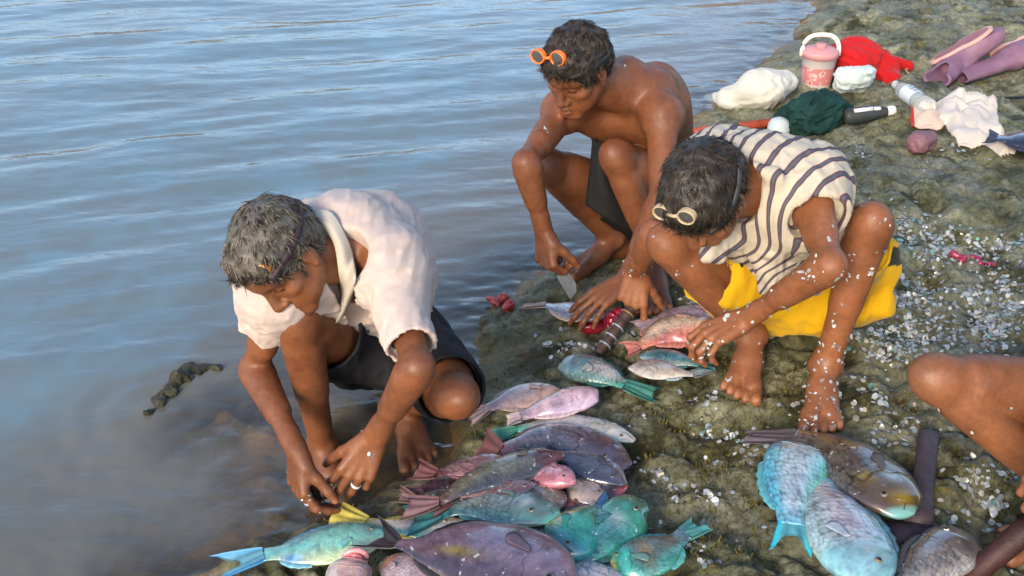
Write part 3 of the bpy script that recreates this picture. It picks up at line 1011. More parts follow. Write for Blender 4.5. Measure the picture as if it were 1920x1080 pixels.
def skin_mesh(p, base, h=None):
    v = Vol(p.P, h or SKIN_H)
    # groups that must not melt into each other are blended inside first
    order = {}
    for q in p.P: order.setdefault(q.tag, []).append(q)
    main = ('torso', 'neck', 'head')
    for q in p.P:
        if q.tag in main: v.add(q)
    # limbs: own volume, then a small-radius union
    for s in ('R', 'L'):
        for grp in (('arm' + s, 'fore' + s, 'hand' + s), ('thigh' + s, 'shin' + s, 'foot' + s)):
            pr = [q for q in p.P if q.tag in grp]
            w = Vol.__new__(Vol); w.__dict__.update(v.__dict__); w.d = np.full(v.n, 1.0, np.float32)
            up_ = [q for q in pr if q.tag == grp[0]]; lo_ = [q for q in pr if q.tag != grp[0]]
            for q in up_: w.add(q)
            for q in lo_: w.add(q)
            k = 0.035 if grp[0].startswith('arm') else 0.03
            # blend strongly only round the joint with the trunk
            c = p.J['sh' + s] if grp[0].startswith('arm') else p.J['hip' + s]
            X = v.ax[0][:, None, None] - c[0]; Y = v.ax[1][None, :, None] - c[1]; Z = v.ax[2][None, None, :] - c[2]
            r = np.sqrt(X * X + Y * Y + Z * Z)
            kk = np.clip(k * (1.6 - r / 0.14), 0.004, k).astype(np.float32)
            dd = np.abs(v.d - w.d)
            hh = np.clip(kk - dd, 0, None) / kk
            v.d = np.minimum(v.d, w.d) - hh * hh * kk * 0.25
    face_details(v, p.h, p.R, p.hs)
    V, F = v.mesh()
    V = relax(V, F, 1, 0.35)
    cols = np.tile(base, (len(V), 1))
    def paint(c, r, col, f=1.0, soft=0.5):
        dd = np.linalg.norm(V - c, axis=1)
        w = np.clip((r - dd) / (r * soft), 0, 1)[:, None] * f
        cols[:] = cols * (1 - w) + np.asarray(col) * w
    def paint_seg(a, b, r, col, f=1.0, soft=0.5):
        a = np.asarray(a); b = np.asarray(b); ab = b - a
        t = np.clip(((V - a) @ ab) / (ab @ ab), 0, 1)
        dd = np.linalg.norm(V - a - t[:, None] * ab, axis=1)
        w = np.clip((r - dd) / (r * soft), 0, 1)[:, None] * f
        cols[:] = cols * (1 - w) + np.asarray(col) * w
    hs = p.hs; h_ = p.h
    dark = base * 0.12; lip = base * A(0.85, 0.62, 0.72)
    for s in (-1, 1):
        paint_seg(h_(s * 0.015, 0.094, 0.029), h_(s * 0.048, 0.076, 0.034), 0.0075 * hs, dark, 0.8)
        paint_seg(h_(s * 0.019, 0.086, -0.001), h_(s * 0.043, 0.080, 0.0), 0.0042 * hs, dark, 0.85)
    paint_seg(h_(-0.018, 0.095, -0.068), h_(0.018, 0.095, -0.068), 0.008 * hs, lip, 0.7)
    paint_seg(h_(-0.016, 0.094, -0.081), h_(0.016, 0.094, -0.081), 0.009 * hs, lip, 0.7)
    for (q, dd, up, r, kind) in p.tips:
        paint(q + up * r * 0.9 + dd * r * 0.2, r * 0.85, np.minimum(base * A(1.9, 2.2, 2.6), 0.75), 0.65, 0.4)
        if kind == 'hand':
            paint(q - up * r * 1.0, r * 1.6, base * A(1.35, 1.4, 1.5), 0.5)
    J = p.J
    for s in 'RL':
        # elbows, knees, knuckles and ankles are darker skin; sun-browned forearms and shins
        ax = nrm(J['el' + s] - J['sh' + s]); fx = nrm(J['wr' + s] - J['el' + s])
        paint(J['el' + s] + nrm(ax - fx) * 0.028, 0.034, base * A(0.66, 0.62, 0.62), 0.75, 0.8)
        ta = nrm(J['knee' + s] - J['hip' + s]); sa = nrm(J['ankle' + s] - J['knee' + s])
        paint(J['knee' + s] + nrm(ta - sa) * 0.045, 0.046, base * A(0.74, 0.70, 0.70), 0.6, 0.9)
        paint_seg(J['el' + s], J['wr' + s], 0.08, base * A(0.86, 0.82, 0.80), 0.7, 0.3)
        paint_seg(J['knee' + s], J['ankle' + s], 0.09, base * A(0.90, 0.86, 0.84), 0.6, 0.3)
        for q in p.P:
            if q.tag == 'hand' + s and isinstance(q, Ell): paint(q.c, 0.0115, base * A(0.62, 0.57, 0.56), 0.6, 0.8)
    # salt and wet marks: patches with ragged edges
    n = fbm(V[:, 0] * 26, V[:, 1] * 26, V[:, 2] * 20, 4)
    m = fbm(V[:, 0] * 9 + 7, V[:, 1] * 9, V[:, 2] * 9, 3)
    cols = cols * (1 + 0.13 * np.clip(n, -1, 1) + 0.12 * np.clip(m, -1, 1))[:, None]
    cols = np.clip(cols, 0, 0.9)
    return V, F, cols

def hair_mesh(p, col, length=0.028, nstr=2600, seed=1, thick=0.012, front=0.026, grey=0.0, gcol=None):
    rr = np.random.default_rng(seed)
    h, R, sc = p.h, p.R, p.hs
    pr = [Ell(h(0, -0.012, 0.042), np.array((0.074, 0.093, 0.080)) * sc, R, 0.0),
          Ell(h(0, 0.040, 0.060), np.array((0.054, 0.042, 0.040)) * sc, R, 0.03),
          Ell(h(0, -0.05, -0.01), np.array((0.060, 0.050, 0.060)) * sc, R, 0.03)]
    v = Vol(pr, 0.0036, thick)
    for q in pr: v.add(q)
    def loc(P):
        return ((P - p.hc) @ R.T) / sc
    def fn(P):
        l = loc(P)
        cl = noise3(l[:, 0] * 30 + seed, l[:, 1] * 34, l[:, 2] * 26)
        cl2 = noise3(l[:, 0] * 75, l[:, 1] * 75 + seed, l[:, 2] * 60)
        return -0.0062 * cl - 0.0034 * cl2
    v.displace(fn)
    # hairline
    X = v.ax[0][:, None, None] - p.hc[0]; Y = v.ax[1][None, :, None] - p.hc[1]; Z = v.ax[2][None, None, :] - p.hc[2]
    lx = (X * R[0, 0] + Y * R[0, 1] + Z * R[0, 2]) / sc
    ly = (X * R[1, 0] + Y * R[1, 1] + Z * R[1, 2]) / sc
    lz = (X * R[2, 0] + Y * R[2, 1] + Z * R[2, 2]) / sc
    jag = 0.009 * noise3(lx * 90, ly * 60, lz * 60) + 0.007 * noise3(lx * 200, ly * 160, lz * 160)
    f1 = (ly * 0.80 - lz * 0.60) - front + jag            # in front of the hairline
    f2 = -lz - 0.062 + jag                                # below the nape
    ear = 0.026 - np.sqrt((ly + 0.002) ** 2 + ((lz + 0.012) * 0.8) ** 2) + np.where(np.abs(lx) > 0.05, 0, -1) + jag * 0.5
    v.d = np.maximum(v.d, np.maximum(np.maximum(f1, f2), ear) * 0.7)
    v.d = np.maximum(v.d, -(v.d + 0.03))
    V, F = v.mesh()
    N = vnormals(V, F)
    l = loc(V)
    rad = np.linalg.norm(l - A(0, -0.01, 0.03), axis=1)
    cols = col[None, :] * (0.65 + 0.35 * rr.random((len(V), 1)))
    cl = noise3(l[:, 0] * 45 + 3, l[:, 1] * 45, l[:, 2] * 45)
    if grey:
        g = np.clip(grey + cl * 0.35, 0, 1)[:, None]
        cols = cols * (1 - g) + np.asarray(gcol) * g
    # loose locks lying on the cap
    outer = np.where((rad > 0.075) & (np.einsum('ij,ij->i', N, (V - h(0, -0.01, 0.03))) > 0))[0]
    pick = rr.choice(outer, nstr)
    whorl = h(0.01, -0.075, 0.105)
    SV = []; SF = []; SC = []
    n0 = len(V)
    for i in pick:
        q = V[i]; n = N[i]
        d = q - whorl
        d = d - np.dot(d, n) * n
        d = nrm(d) + 0.75 * np.array([noise3(*(q * 34 + s_)) for s_ in (seed, seed + 31.0, seed + 67.0)]) + rr.normal(size=3) * 0.16; d = nrm(d - np.dot(d, n) * n)
        ll = loc(q[None])[0]
        w = np.cross(n, d)
        L = length * (0.6 + 0.8 * rr.random())
        lift = 0.05 + 0.22 * rr.random() ** 2
        r = 0.00065 + 0.0006 * rr.random()
        base = len(SV) + n0
        curl = rr.normal() * 0.25
        for j, (t, ww) in enumerate(((0, 1.0), (0.5, 0.85), (1.0, 0.1))):
            c = q - n * 0.002 + d * L * t + n * (lift * L * t - 0.35 * L * t * t * (0.6 + lift)) + w * curl * L * t * t
            SV += [c - w * r * ww, c + w * r * ww, c + n * r * ww * 1.2]
        for j in range(2):
            a = base + j * 3
            SF += [(a, a + 1, a + 4, a + 3), (a + 1, a + 2, a + 5, a + 4), (a + 2, a, a + 3, a + 5)]
        cc = col * (0.35 + 1.5 * rr.random() ** 2)
        if grey and rr.random() < grey + 0.35 * noise3(ll[0] * 45 + 3, ll[1] * 45, ll[2] * 45):
            cc = np.asarray(gcol) * (0.7 + 0.6 * rr.random())
        SC += [cc] * 9
    V = np.vstack([V, np.array(SV)]); F = np.vstack([F, np.array(SF)]); cols = np.vstack([cols, np.array(SC)])
    return V, F, cols

def add_person(name, p, base, label, h=None):
    loc = A(p.J['pelvis'][0], p.J['pelvis'][1], min(p.J['ankleR'][2], p.J['ankleL'][2]) - 0.07)
    root = empty('person', loc, label, 'person', 'men cleaning fish')
    V, F, C = skin_mesh(p, base, h)
    mesh_obj('body', V, F, M['skin'], root, C)
    p.root = root; p.bodyV = V; p.bodyF = F
    return root

def goggles(root_label, p, c1, c2, n, band_pts, fcol, lcol, scol, r=0.021, tilt_up=None):
    """round swimming goggles on the brow. c1, c2 lens centres, n outward"""
    root = empty('swim_goggles', (c1 + c2) / 2, root_label, 'goggles', 'swimming goggles pushed up on the head')
    n = nrm(n)
    for c, nn in ((c1, n), (c2, n)):
        fr = MB()
        x = nrm(c2 - c1); x = nrm(x - np.dot(x, nn) * nn); y = np.cross(nn, x)
        N = 32; ring = []
        prof = [(-0.010, 1.04), (-0.003, 1.05), (0.002, 1.05), (0.004, 1.0), (0.0035, 0.90), (0.0, 0.83), (-0.009, 0.83)]
        V = []; F = []
        for (hh, q) in prof:
            for k in range(N):
                th = 2 * math.pi * k / N
                V.append(c + nn * hh + r * q * (x * math.cos(th) * 1.06 + y * math.sin(th) * 0.92))
        for i in range(len(prof) - 1):
            for k in range(N):
                F.append((i * N + k, i * N + (k + 1) % N, (i + 1) * N + (k + 1) % N, (i + 1) * N + k))
        fr.add(V, F, fcol)
        eye = fr.build('eye_cup', M['plastic'], root)
        ln = MB(); ln.ball(c + nn * 0.0005, (r * 0.87, r * 0.77, 0.002), 24, lcol, np.stack([x, y, nn]))
        ln.build('lens', M['lens'], eye)
    br = MB(); x = nrm(c2 - c1)
    br.tube([c1 + x * r * 0.95, (c1 + c2) / 2 + n * 0.004, c2 - x * r * 0.95], [0.005, 0.0035, 0.005], 8, fcol)
    br.build('bridge', M['plastic'], root)
    st = MB()
    # flat strap round the head, laid on as a ribbon
    V = []; F = []
    pts = np.array(band_pts)
    for i, q in enumerate(pts):
        t = nrm(pts[min(i + 1, len(pts) - 1)] - pts[max(0, i - 1)])
        o = nrm(q - p.h(0, -0.01, 0.03)); b = np.cross(t, o)
        for (dw, do) in ((-0.0065, 0), (0.0065, 0), (0.0065, 0.003), (-0.0065, 0.003)):
            V.append(q + b * dw + o * do)
    for i in range(len(pts) - 1):
        for k in range(4):
            F.append((i * 4 + k, i * 4 + (k + 1) % 4, i * 4 + 4 + (k + 1) % 4, i * 4 + 4 + k))
    st.add(V, F, scol)
    st.build('strap', M['rubber'], root)
    return root

m_, nt_, b_ = new_mat('lens')
b_.inputs['Base Color'].default_value = (0.06, 0.06, 0.055, 1)
b_.inputs['Roughness'].default_value = 0.08
b_.inputs['Coat Weight'].default_value = 0.6
M['lens'] = m_

def head_band(p, zf, zb, x=0.0865, yb=-0.118, yf=0.09, a0=0.15, a1=0.85, n=30, lift=0.0):
    """points of a strap round the head from the right brow round the back to the left brow (local head frame)"""
    pts = []
    for i in range(n):
        t = a0 + (a1 - a0) * i / (n - 1)
        th = 2 * math.pi * t                      # 0 = front, 0.5 = back
        yy = math.cos(th); xx = math.sin(th)
        cy = (yf + yb) / 2; ry = (yf - yb) / 2
        y = cy + ry * yy
        z = zf + (zb - zf) * (1 - yy) / 2
        q = 1.0 - 0.35 * max(0, (z - 0.05)) / 0.08
        pts.append(p.h(x * xx * q, y, z))
    return pts

# ================================================================== POSES
SKIN1 = lin(120, 75, 47)
SKIN2 = lin(116, 72, 45)
SKIN3 = lin(132, 85, 55)
SKIN4 = lin(130, 86, 58)
W = lambda x, y, z=0.0: nrm(A(x, y, z))
DOWN = A(0, 0, -1)

J1 = dict(
    pelvis=D(708, 646, 2.62), neck=D(648, 448, 2.24), head=D(530, 478, 2.12), hf=CV(-.23, -.94, .24), hu=CV(-.60, .38, .74), hsc=0.92,
    shL=D(730, 502, 2.20), shR=D(520, 548, 2.20), elL=D(782, 688, 2.03), elR=D(478, 690, 2.34), wrL=D(702, 822, 2.17), wrR=D(556, 842, 2.17),
    hipR=D(655, 650, 2.60), hipL=D(776, 655, 2.60), kneeR=D(556, 598, 2.20), kneeL=D(858, 745, 2.25),
    ankleR=D(606, 838, 2.49), ankleL=D(762, 755, 2.58), toeR=W(.25, -1), toeL=W(.25, -1), bow=0.045, bulk=0.88,
    handL=(CV(-.46, -.85, -.15), CV(-.30, -.20, -.93), ((16, 24, 12), (16, 26, 14), (20, 30, 16), (28, 36, 18)), (28, 25, 15), 0.4),
    handR=(CV(.05, -.85, -.15), CV(.75, -.10, -.55), ((30, 35, 12), (36, 38, 16), (42, 40, 20), (46, 45, 22)), (20, 30, 10), 0.2))

J2 = dict(
    pelvis=D(1230, 385, 3.15), neck=D(1172, 152, 2.84), head=D(1084, 128, 2.70), hf=CV(-.54, -.79, .30), hu=CV(-.28, .53, .80), hsc=0.90,
    shL=D(1243, 218, 2.80), shR=D(1056, 208, 2.86), elL=D(1239, 378, 2.72), elR=D(986, 305, 2.68), wrL=D(1172, 528, 2.82), wrR=D(1020, 434, 2.78),
    hipR=D(1178, 382, 3.15), hipL=D(1284, 392, 3.15), kneeR=D(1022, 308, 2.90), kneeL=D(1155, 292, 2.86),
    ankleR=D(1148, 448, 3.13), ankleL=D(1232, 492, 3.00), toeR=W(-.80, -.60), toeL=W(-.15, -1), bow=0.06,
    handR=(CV(.10, -.90, -.2), CV(.75, -.05, -.6), ((55, 65, 35), (60, 70, 35), (65, 72, 35), (70, 75, 35)), (25, 40, 20), 0.0),
    handL=(CV(-.78, -.55, .0), CV(-.15, -.75, -.55), ((14, 14, 8), (12, 14, 8), (14, 16, 8), (16, 18, 10)), (35, 20, 10), 0.8))

J3 = dict(
    pelvis=D(1482, 542, 2.68), neck=D(1418, 332, 2.30), head=D(1322, 364, 2.19), hf=CV(-.30, -.95, -.02), hu=CV(-.44, .12, .89), hsc=0.96,
    shL=D(1516, 356, 2.29), shR=D(1342, 312, 2.43), elL=D(1556, 498, 2.14), elR=D(1226, 440, 2.50), wrL=D(1398, 598, 2.37), wrR=D(1194, 506, 2.71),
    hipR=D(1412, 550, 2.68), hipL=D(1560, 522, 2.68), kneeR=D(1250, 455, 2.44), kneeL=D(1634, 418, 2.31),
    ankleR=D(1408, 632, 2.60), ankleL=D(1548, 688, 2.49), toeR=W(-.30, -1), toeL=W(-.28, -1), bow=0.03, bulk=0.90,
    handL=(CV(-.86, -.42, -.05), CV(-.25, -.72, -.5), ((28, 42, 22), (32, 44, 24), (34, 46, 24), (36, 46, 24)), (40, 35, 15), 0.5),
    handR=(CV(-.10, -.90, -.25), CV(.10, -.1, -.95), ((18, 30, 15), (60, 70, 30), (70, 75, 30), (75, 75, 30)), (38, 30, 5), 0.2))

J4 = dict(
    thigh=0.90,
    pelvis=D(2130, 815, 2.06), neck=D(2240, 300, 1.92), head=D(2200, 170, 1.78), hf=CV(-.6, -.5, .5), hu=CV(-.1, .9, .4),
    shL=D(2370, 400, 1.72), shR=D(2150, 380, 2.02), elL=D(2330, 700, 1.62), elR=D(2080, 640, 1.98), wrL=D(2130, 900, 1.72), wrR=D(2010, 850, 1.80),
    hipR=D(2090, 758, 2.12), hipL=D(2200, 850, 2.02), kneeR=D(1752, 708, 2.00), kneeL=D(2060, 900, 1.66),
    ankleR=D(2034, 956, 2.10), ankleL=D(2200, 1130, 1.86), toeR=W(-.96, -.25), toeL=W(-.6, -.8), bow=0.05,
    handL=(CV(-.8, -.5, -.1), CV(.1, -.8, -.4), ((40, 50, 25),) * 4, (35, 35, 15), 0.1),
    handR=(CV(-.5, -.75, -.1), CV(.2, -.6, -.6), ((40, 50, 25),) * 4, (35, 35, 15), 0.1))

for J in (J1, J2, J3, J4):
    for s in ('R', 'L'):
        a = J['ankle' + s]; f = J['toe' + s]
        for t in (-0.04, 0.05, 0.13):
            PADS.append((a[0] + f[0] * t, a[1] + f[1] * t, a[2] - 0.073, 0.13))

def report():
    for i, J in enumerate((J1, J2, J3, J4), 1):
        d = lambda a, b: round(float(np.linalg.norm(J[a] - J[b])), 3)
        print('POSE', i, 'torso', d('pelvis', 'neck'), 'head', d('neck', 'head'), 'shoulders', d('shL', 'shR'),
              [(s, 'ua', d('sh' + s, 'el' + s), 'fa', d('el' + s, 'wr' + s), 'th', d('hip' + s, 'knee' + s), 'sh', d('knee' + s, 'ankle' + s), 'az', round(J['ankle' + s][2], 3)) for s in 'RL'])

# ================================================================== FISH
PROF = {
    'parrot': [(0, .20), (.02, .36), (.06, .56), (.13, .78), (.25, .96), (.38, 1), (.55, .90), (.72, .64), (.86, .38), (1, .33)],
    'slim':   [(0, .10), (.03, .26), (.10, .56), (.22, .84), (.36, 1), (.52, .95), (.70, .68), (.87, .36), (1, .27)],
    'oval':   [(0, .12), (.03, .30), (.09, .58), (.18, .82), (.32, .98), (.46, 1), (.64, .86), (.80, .50), (.91, .20), (1, .13)],
    'stub':   [(0, .45), (.05, .72), (.15, .93), (.3, 1), (.5, .92), (.7, .66), (.87, .40), (1, .33)],
}

def fish_mat(name, cell=0.010, edge=0.55, rough=0.22, bump=0.5, mott=0.25):
    """wet fish skin: vertex colours, scale rows following the body, mottling"""
    m, nt, b = new_mat(name)
    at = nd(nt, 'ShaderNodeVertexColor', layer_name='Col')
    uv = nd(nt, 'ShaderNodeAttribute', attribute_name='puv')
    vo = nd(nt, 'ShaderNodeTexVoronoi', i_Scale=1.0 / cell, i_Randomness=0.6)
    mp = nd(nt, 'ShaderNodeMapping'); mp.inputs['Scale'].default_value = (1.0, 1.45, 0)
    nt.links.new(uv.outputs['Vector'], mp.inputs[0]); nt.links.new(mp.outputs[0], vo.inputs['Vector'])
    r = ramp(nt, [(0.30, 1.08), (0.52, 0.98), (0.80, edge)])
    nt.links.new(vo.outputs['Distance'], r.inputs[0])
    sc = nd(nt, 'ShaderNodeAttribute', attribute_name='scaly')
    fac = sc.outputs['Fac']
    c1 = mix_rgb(nt, 'MULTIPLY', fac, at.outputs['Color'], r.outputs[0])
    n = nd(nt, 'ShaderNodeTexNoise', i_Scale=42.0, i_Detail=5.0, i_Roughness=0.65)
    nt.links.new(uv.outputs['Vector'], n.inputs['Vector'])
    r2 = ramp(nt, [(0.3, 1 - mott * 1.5), (0.5, 1.0), (0.7, 1 + mott * 0.7)])
    nt.links.new(n.outputs[0], r2.inputs[0])
    c2 = mix_rgb(nt, 'MULTIPLY', 1.0, c1, r2.outputs[0])
    nb = nd(nt, 'ShaderNodeTexNoise', i_Scale=13.0, i_Detail=4.0, i_Roughness=0.6)
    tco = nd(nt, 'ShaderNodeTexCoord'); nt.links.new(tco.outputs['Object'], nb.inputs['Vector'])
    rb = ramp(nt, [(0.34, A(0.52, 0.50, 0.55)), (0.5, A(1, 1, 1)), (0.68, A(1.14, 1.10, 1.04))]); nt.links.new(nb.outputs[0], rb.inputs[0])
    c2 = mix_rgb(nt, 'MULTIPLY', 1.0, c2, rb.outputs[0])
    hs = nd(nt, 'ShaderNodeHueSaturation'); hs.inputs['Saturation'].default_value = 1.0; hs.inputs['Value'].default_value = 0.76
    nt.links.new(c2, hs.inputs['Color']); c2 = hs.outputs[0]
    # scuffs where scales are off
    n3 = nd(nt, 'ShaderNodeTexNoise', i_Scale=60.0, i_Detail=3.0)
    mp3 = nd(nt, 'ShaderNodeMapping'); mp3.inputs['Location'].default_value = (3, 7, 0)
    nt.links.new(uv.outputs['Vector'], mp3.inputs[0]); nt.links.new(mp3.outputs[0], n3.inputs['Vector'])
    r3 = ramp(nt, [(0.64, 0.0), (0.70, 0.6)])
    nt.links.new(n3.outputs[0], r3.inputs[0])
    c3 = mix_rgb(nt, 'MIX', r3.outputs[0], c2, lin(205, 205, 205))
    nt.links.new(c3, b.inputs['Base Color'])
    b.inputs['Roughness'].default_value = rough
    b.inputs['Specular IOR Level'].default_value = 0.6
    b.inputs['Coat Weight'].default_value = 0.8
    b.inputs['Coat Roughness'].default_value = 0.12
    bp = nd(nt, 'ShaderNodeBump', i_Strength=bump, i_Distance=0.0015)
    mu = nd(nt, 'ShaderNodeMath', operation='MULTIPLY')
    iv = nd(nt, 'ShaderNodeMath', operation='SUBTRACT'); iv.inputs[0].default_value = 1.0
    nt.links.new(vo.outputs['Distance'], iv.inputs[1])
    nt.links.new(iv.outputs[0], mu.inputs[0]); nt.links.new(fac, mu.inputs[1])
    nt.links.new(mu.outputs[0], bp.inputs['Height'])
    nt.links.new(bp.outputs[0], b.inputs['Normal'])
    return m

M['fish_fine'] = fish_mat('fish_fine', 0.0085, 0.60, 0.22, 0.5)
M['fish_mid'] = fish_mat('fish_mid', 0.0125, 0.45, 0.22, 0.8)
M['fish_big'] = fish_mat('fish_big', 0.0150, 0.20, 0.25, 1.0)
M['fish_smooth'] = fish_mat('fish_smooth', 0.0065, 0.84, 0.20, 0.22, 0.3)
m_, nt_, b_ = new_mat('eye_wet'); b_.inputs['Roughness'].default_value = 0.08
v_ = nd(nt_, 'ShaderNodeVertexColor', layer_name='Col'); nt_.links.new(v_.outputs[0], b_.inputs['Base Color'])
M['eye'] = m_

def catmull(P, n):
    P = np.asarray(P, float)
    P = np.vstack([2 * P[0] - P[1], P, 2 * P[-1] - P[-2]])
    out = []
    m = len(P) - 3
    for q in np.linspace(0, m - 1e-6, n):
        i = int(q); t = q - i
        a, b, c, d = P[i], P[i + 1], P[i + 2], P[i + 3]
        out.append(0.5 * ((2 * b) + (-a + c) * t + (2 * a - 5 * b + 4 * c - d) * t * t + (-a + 3 * b - 3 * c + d) * t ** 3))
    return np.array(out)

FISH_N = [0]

def fish(label, spine, hw, back=1, cols=None, prof='parrot', lift=0.03, thick=0.36, tip=0.0, mat='fish_mid', tail=1.0, tail_len=0.28,
         fork=0.3, tailcol=None, headcol=None, head_at=0.24, bands=(), eye=True, eyecol=(112, 104, 84), fins=True, dors=0.22, fincol=None,
         tailpts=None, mouth=None, scaly_head=False, level=None, paint=None, tail_tip=None, pector=True, beak=None, group='fish landed on the rock'):
    """spine: photo pixels from the snout to the root of the tail; hw: greatest half depth in metres.
    back: +1 when the back is on the left hand side looking from snout to tail, -1 otherwise.
    tip: how far (degrees) the back side is tipped up. lift: height of the spine over the rock"""
    FISH_N[0] += 1
    thick = thick * 0.82; hw = hw * 1.02
    rg = np.random.default_rng(100 + FISH_N[0])
    lifts = lift if hasattr(lift, '__len__') else [lift] * len(spine)
    if level is None:
        # one smooth base line for the whole fish: rock heights under it, straightened
        hs = [T(px, py, lf)[2] - lf for (px, py), lf in zip(spine, lifts)]
        zfit = np.polyval(np.polyfit(range(len(hs)), hs, 1), range(len(hs)))
        pts = np.array([G(px, py, z + lf) for (px, py), lf, z in zip(spine, lifts, zfit)])
    else:
        pts = np.array([G(px, py, level + lf) for (px, py), lf in zip(spine, lifts)])
    N = 34; K = 24
    S = catmull(pts, N)
    seg = np.r_[0, np.cumsum(np.linalg.norm(np.diff(S, axis=0), axis=1))]
    L = seg[-1]; U = seg / L
    pr = PROF[prof] if isinstance(prof, str) else prof
    hprof = np.interp(U, [q[0] for q in pr], [q[1] for q in pr])
    hprof = np.convolve(np.r_[hprof[0], hprof[0], hprof, hprof[-1], hprof[-1]], [.1, .2, .4, .2, .1], 'valid')
    c = {k: lin(*v) for k, v in dict(back=(90, 90, 95), side=(130, 130, 130), belly=(190, 185, 175)).items()}
    if cols:
        for k, v in cols.items(): c[k] = lin(*v)
    base = S[N // 2].copy(); base[2] = S[:, 2].min() - hw * thick
    root = empty('fish', base, label, 'fish', group)
    V = []; C = []; UVs = []; SCA = []
    frames = []
    tp = math.radians(tip)
    for i in range(N):
        t = nrm(S[min(i + 1, N - 1)] - S[max(i - 1, 0)])
        up = nrm(A(0, 0, 1) - t[2] * t)
        la = np.cross(up, t) * back
        la, up = la * math.cos(tp) + up * math.sin(tp), up * math.cos(tp) - la * math.sin(tp)
        h = hw * hprof[i]
        th = hw * thick * min(1.0, 0.25 + 1.15 * hprof[i]) * (np.interp(U[i], [0, .08, .2, .6, .85, 1], [.45, .75, 1, .9, .5, .28]))
        frames.append((S[i], t, la, up, h, th))
        for k in range(K):
            a = 2 * math.pi * k / K
            ca, sa = math.cos(a), math.sin(a)
            lat = h * (abs(ca) ** 1.0) * (1 if ca > 0 else -1)
            vv = th * (abs(sa) ** 1.12) * (1 if sa > 0 else -1)
            V.append(S[i] + la * lat + up * vv)
            w = ca
            if w > 0.25: col = c['side'] + (c['back'] - c['side']) * min(1, (w - 0.25) / 0.55)
            elif w < -0.3: col = c['side'] + (c['belly'] - c['side']) * min(1, (-0.3 - w) / 0.45)
            else: col = c['side']
            u = U[i]
            if headcol is not None:
                f = np.clip((head_at + 0.04 * (1 - w * w) - u) / 0.03 + 0.5, 0, 1)
                col = col * (1 - f * 0.9) + lin(*headcol) * f * 0.9
            for (u0, w0, ru, rw, bc, bf) in bands:
                q = math.exp(-(((u - u0) / ru) ** 2 + ((w - w0) / rw) ** 2) * 1.6) * bf
                col = col * (1 - q) + lin(*bc) * q
            if tailcol is not None:
                f = np.clip((u - 0.82) / 0.16, 0, 1)
                col = col * (1 - f) + lin(*tailcol) * f
            if beak is not None:
                f = np.clip((0.045 - u) / 0.02, 0, 1); col = col * (1 - f) + lin(*beak) * f
            C.append(col)
            UVs.append((seg[i], h * (1 - abs(a / math.pi - 1)) * 2.4))
            SCA.append(1.0 if scaly_head else float(np.clip((u - head_at) / 0.03, 0, 1)))
    V.append(S[0] - frames[0][1] * hw * 0.05); C.append(C[0]); UVs.append((0, 0)); SCA.append(0)
    F = []
    for i in range(N - 1):
        for k in range(K):
            q = (i * K + k, i * K + (k + 1) % K, (i + 1) * K + (k + 1) % K, (i + 1) * K + k)
            F.append(q if back < 0 else q[::-1])
    for k in range(K):
        q = (N * K, (k + 1) % K, k); F.append(q if back < 0 else q[::-1])
    F.append(tuple((N - 1) * K + k for k in range(K)))
    V = np.array(V)
    # slight sag and dents so that no two fish are alike
    V += 0.0022 * np.stack([noise3(V[:, 0] * 22, V[:, 1] * 22, V[:, 2] * 22 + q + FISH_N[0]) for q in (0, 5, 9)], 1) * min(1.0, hw / 0.045)
    body = mesh_obj('body', V, F, M[mat], root, np.array(C), uv=np.array(UVs), attrs={'scaly': SCA})
    fc = lin(*(fincol or tailcol or (110, 100, 100)))
    fc = (fc * 0.75 + fc.mean() * 0.25) * 0.72
    # tail fin
    p, t, la, up, h, th = frames[-1]
    tl = hw * 2 * tail_len * 2.1 if tail_len else 0
    if tail_len:
        if tailpts is not None:
            d = np.array(tailpts)
            tdir = nrm(G(*tailpts, p[2] - 0.01) - p); tl = np.linalg.norm(G(*tailpts, p[2] - 0.01) - p)
        else:
            tdir = t
        tl_la = nrm(la - np.dot(la, tdir) * tdir)
        tn = np.cross(tdir, tl_la)
        tv = []; tf = []; tc = []
        nu, nv = 12, 13
        span = hw * 0.78 * tail
        for side_ in (1, -1):
            for i in range(nu):
                a = i / (nu - 1)
                for j in range(nv):
                    b = -1 + 2 * j / (nv - 1)
                    half = h * 0.92 + (span - h * 0.92) * a ** 0.8
                    ln = tl * (1 - fork * (1 - abs(b) ** 1.4)) * (1 - 0.07 * abs(math.sin(b * 17 + FISH_N[0] * 2.1)) - 0.05 * rg.random() * (i == nu - 1))
                    q = p - t * hw * 0.05 + tdir * ln * a + tl_la * half * b
                    wave = 0.0035 * math.sin(b * 9 + i * 0.25 + FISH_N[0]) * a + 0.006 * a * math.sin(b * 2.2 + FISH_N[0])
                    ray = 0.0009 * math.cos(b * 46)
                    q = q + tn * (wave + ray + side_ * (0.0035 * (1 - a) + 0.0008))
                    q[2] = max(q[2], p[2] - lifts[-1] - 0.006 * a) if level is None else q[2]
                    tv.append(q)
                    cc = fc * (0.86 + 0.16 * math.cos(b * 46))
                    if tail_tip is not None:
                        e = np.clip((abs(b) - 0.62) / 0.25, 0, 1)
                        cc = cc * (1 - e) + lin(*tail_tip) * e
                    tc.append(cc)
        n1 = nu * nv
        for sgn in (0, 1):
            for i in range(nu - 1):
                for j in range(nv - 1):
                    q = (i * nv + j, i * nv + j + 1, (i + 1) * nv + j + 1, (i + 1) * nv + j)
                    q = tuple(x + sgn * n1 for x in q)
                    tf.append(q if sgn else q[::-1])
        rim = [i * nv for i in range(nu)] + [(nu - 1) * nv + j for j in range(1, nv)] + [i * nv + nv - 1 for i in range(nu - 2, -1, -1)]
        for a, b in zip(rim[:-1], rim[1:]): tf.append((a, b, b + n1, a + n1))
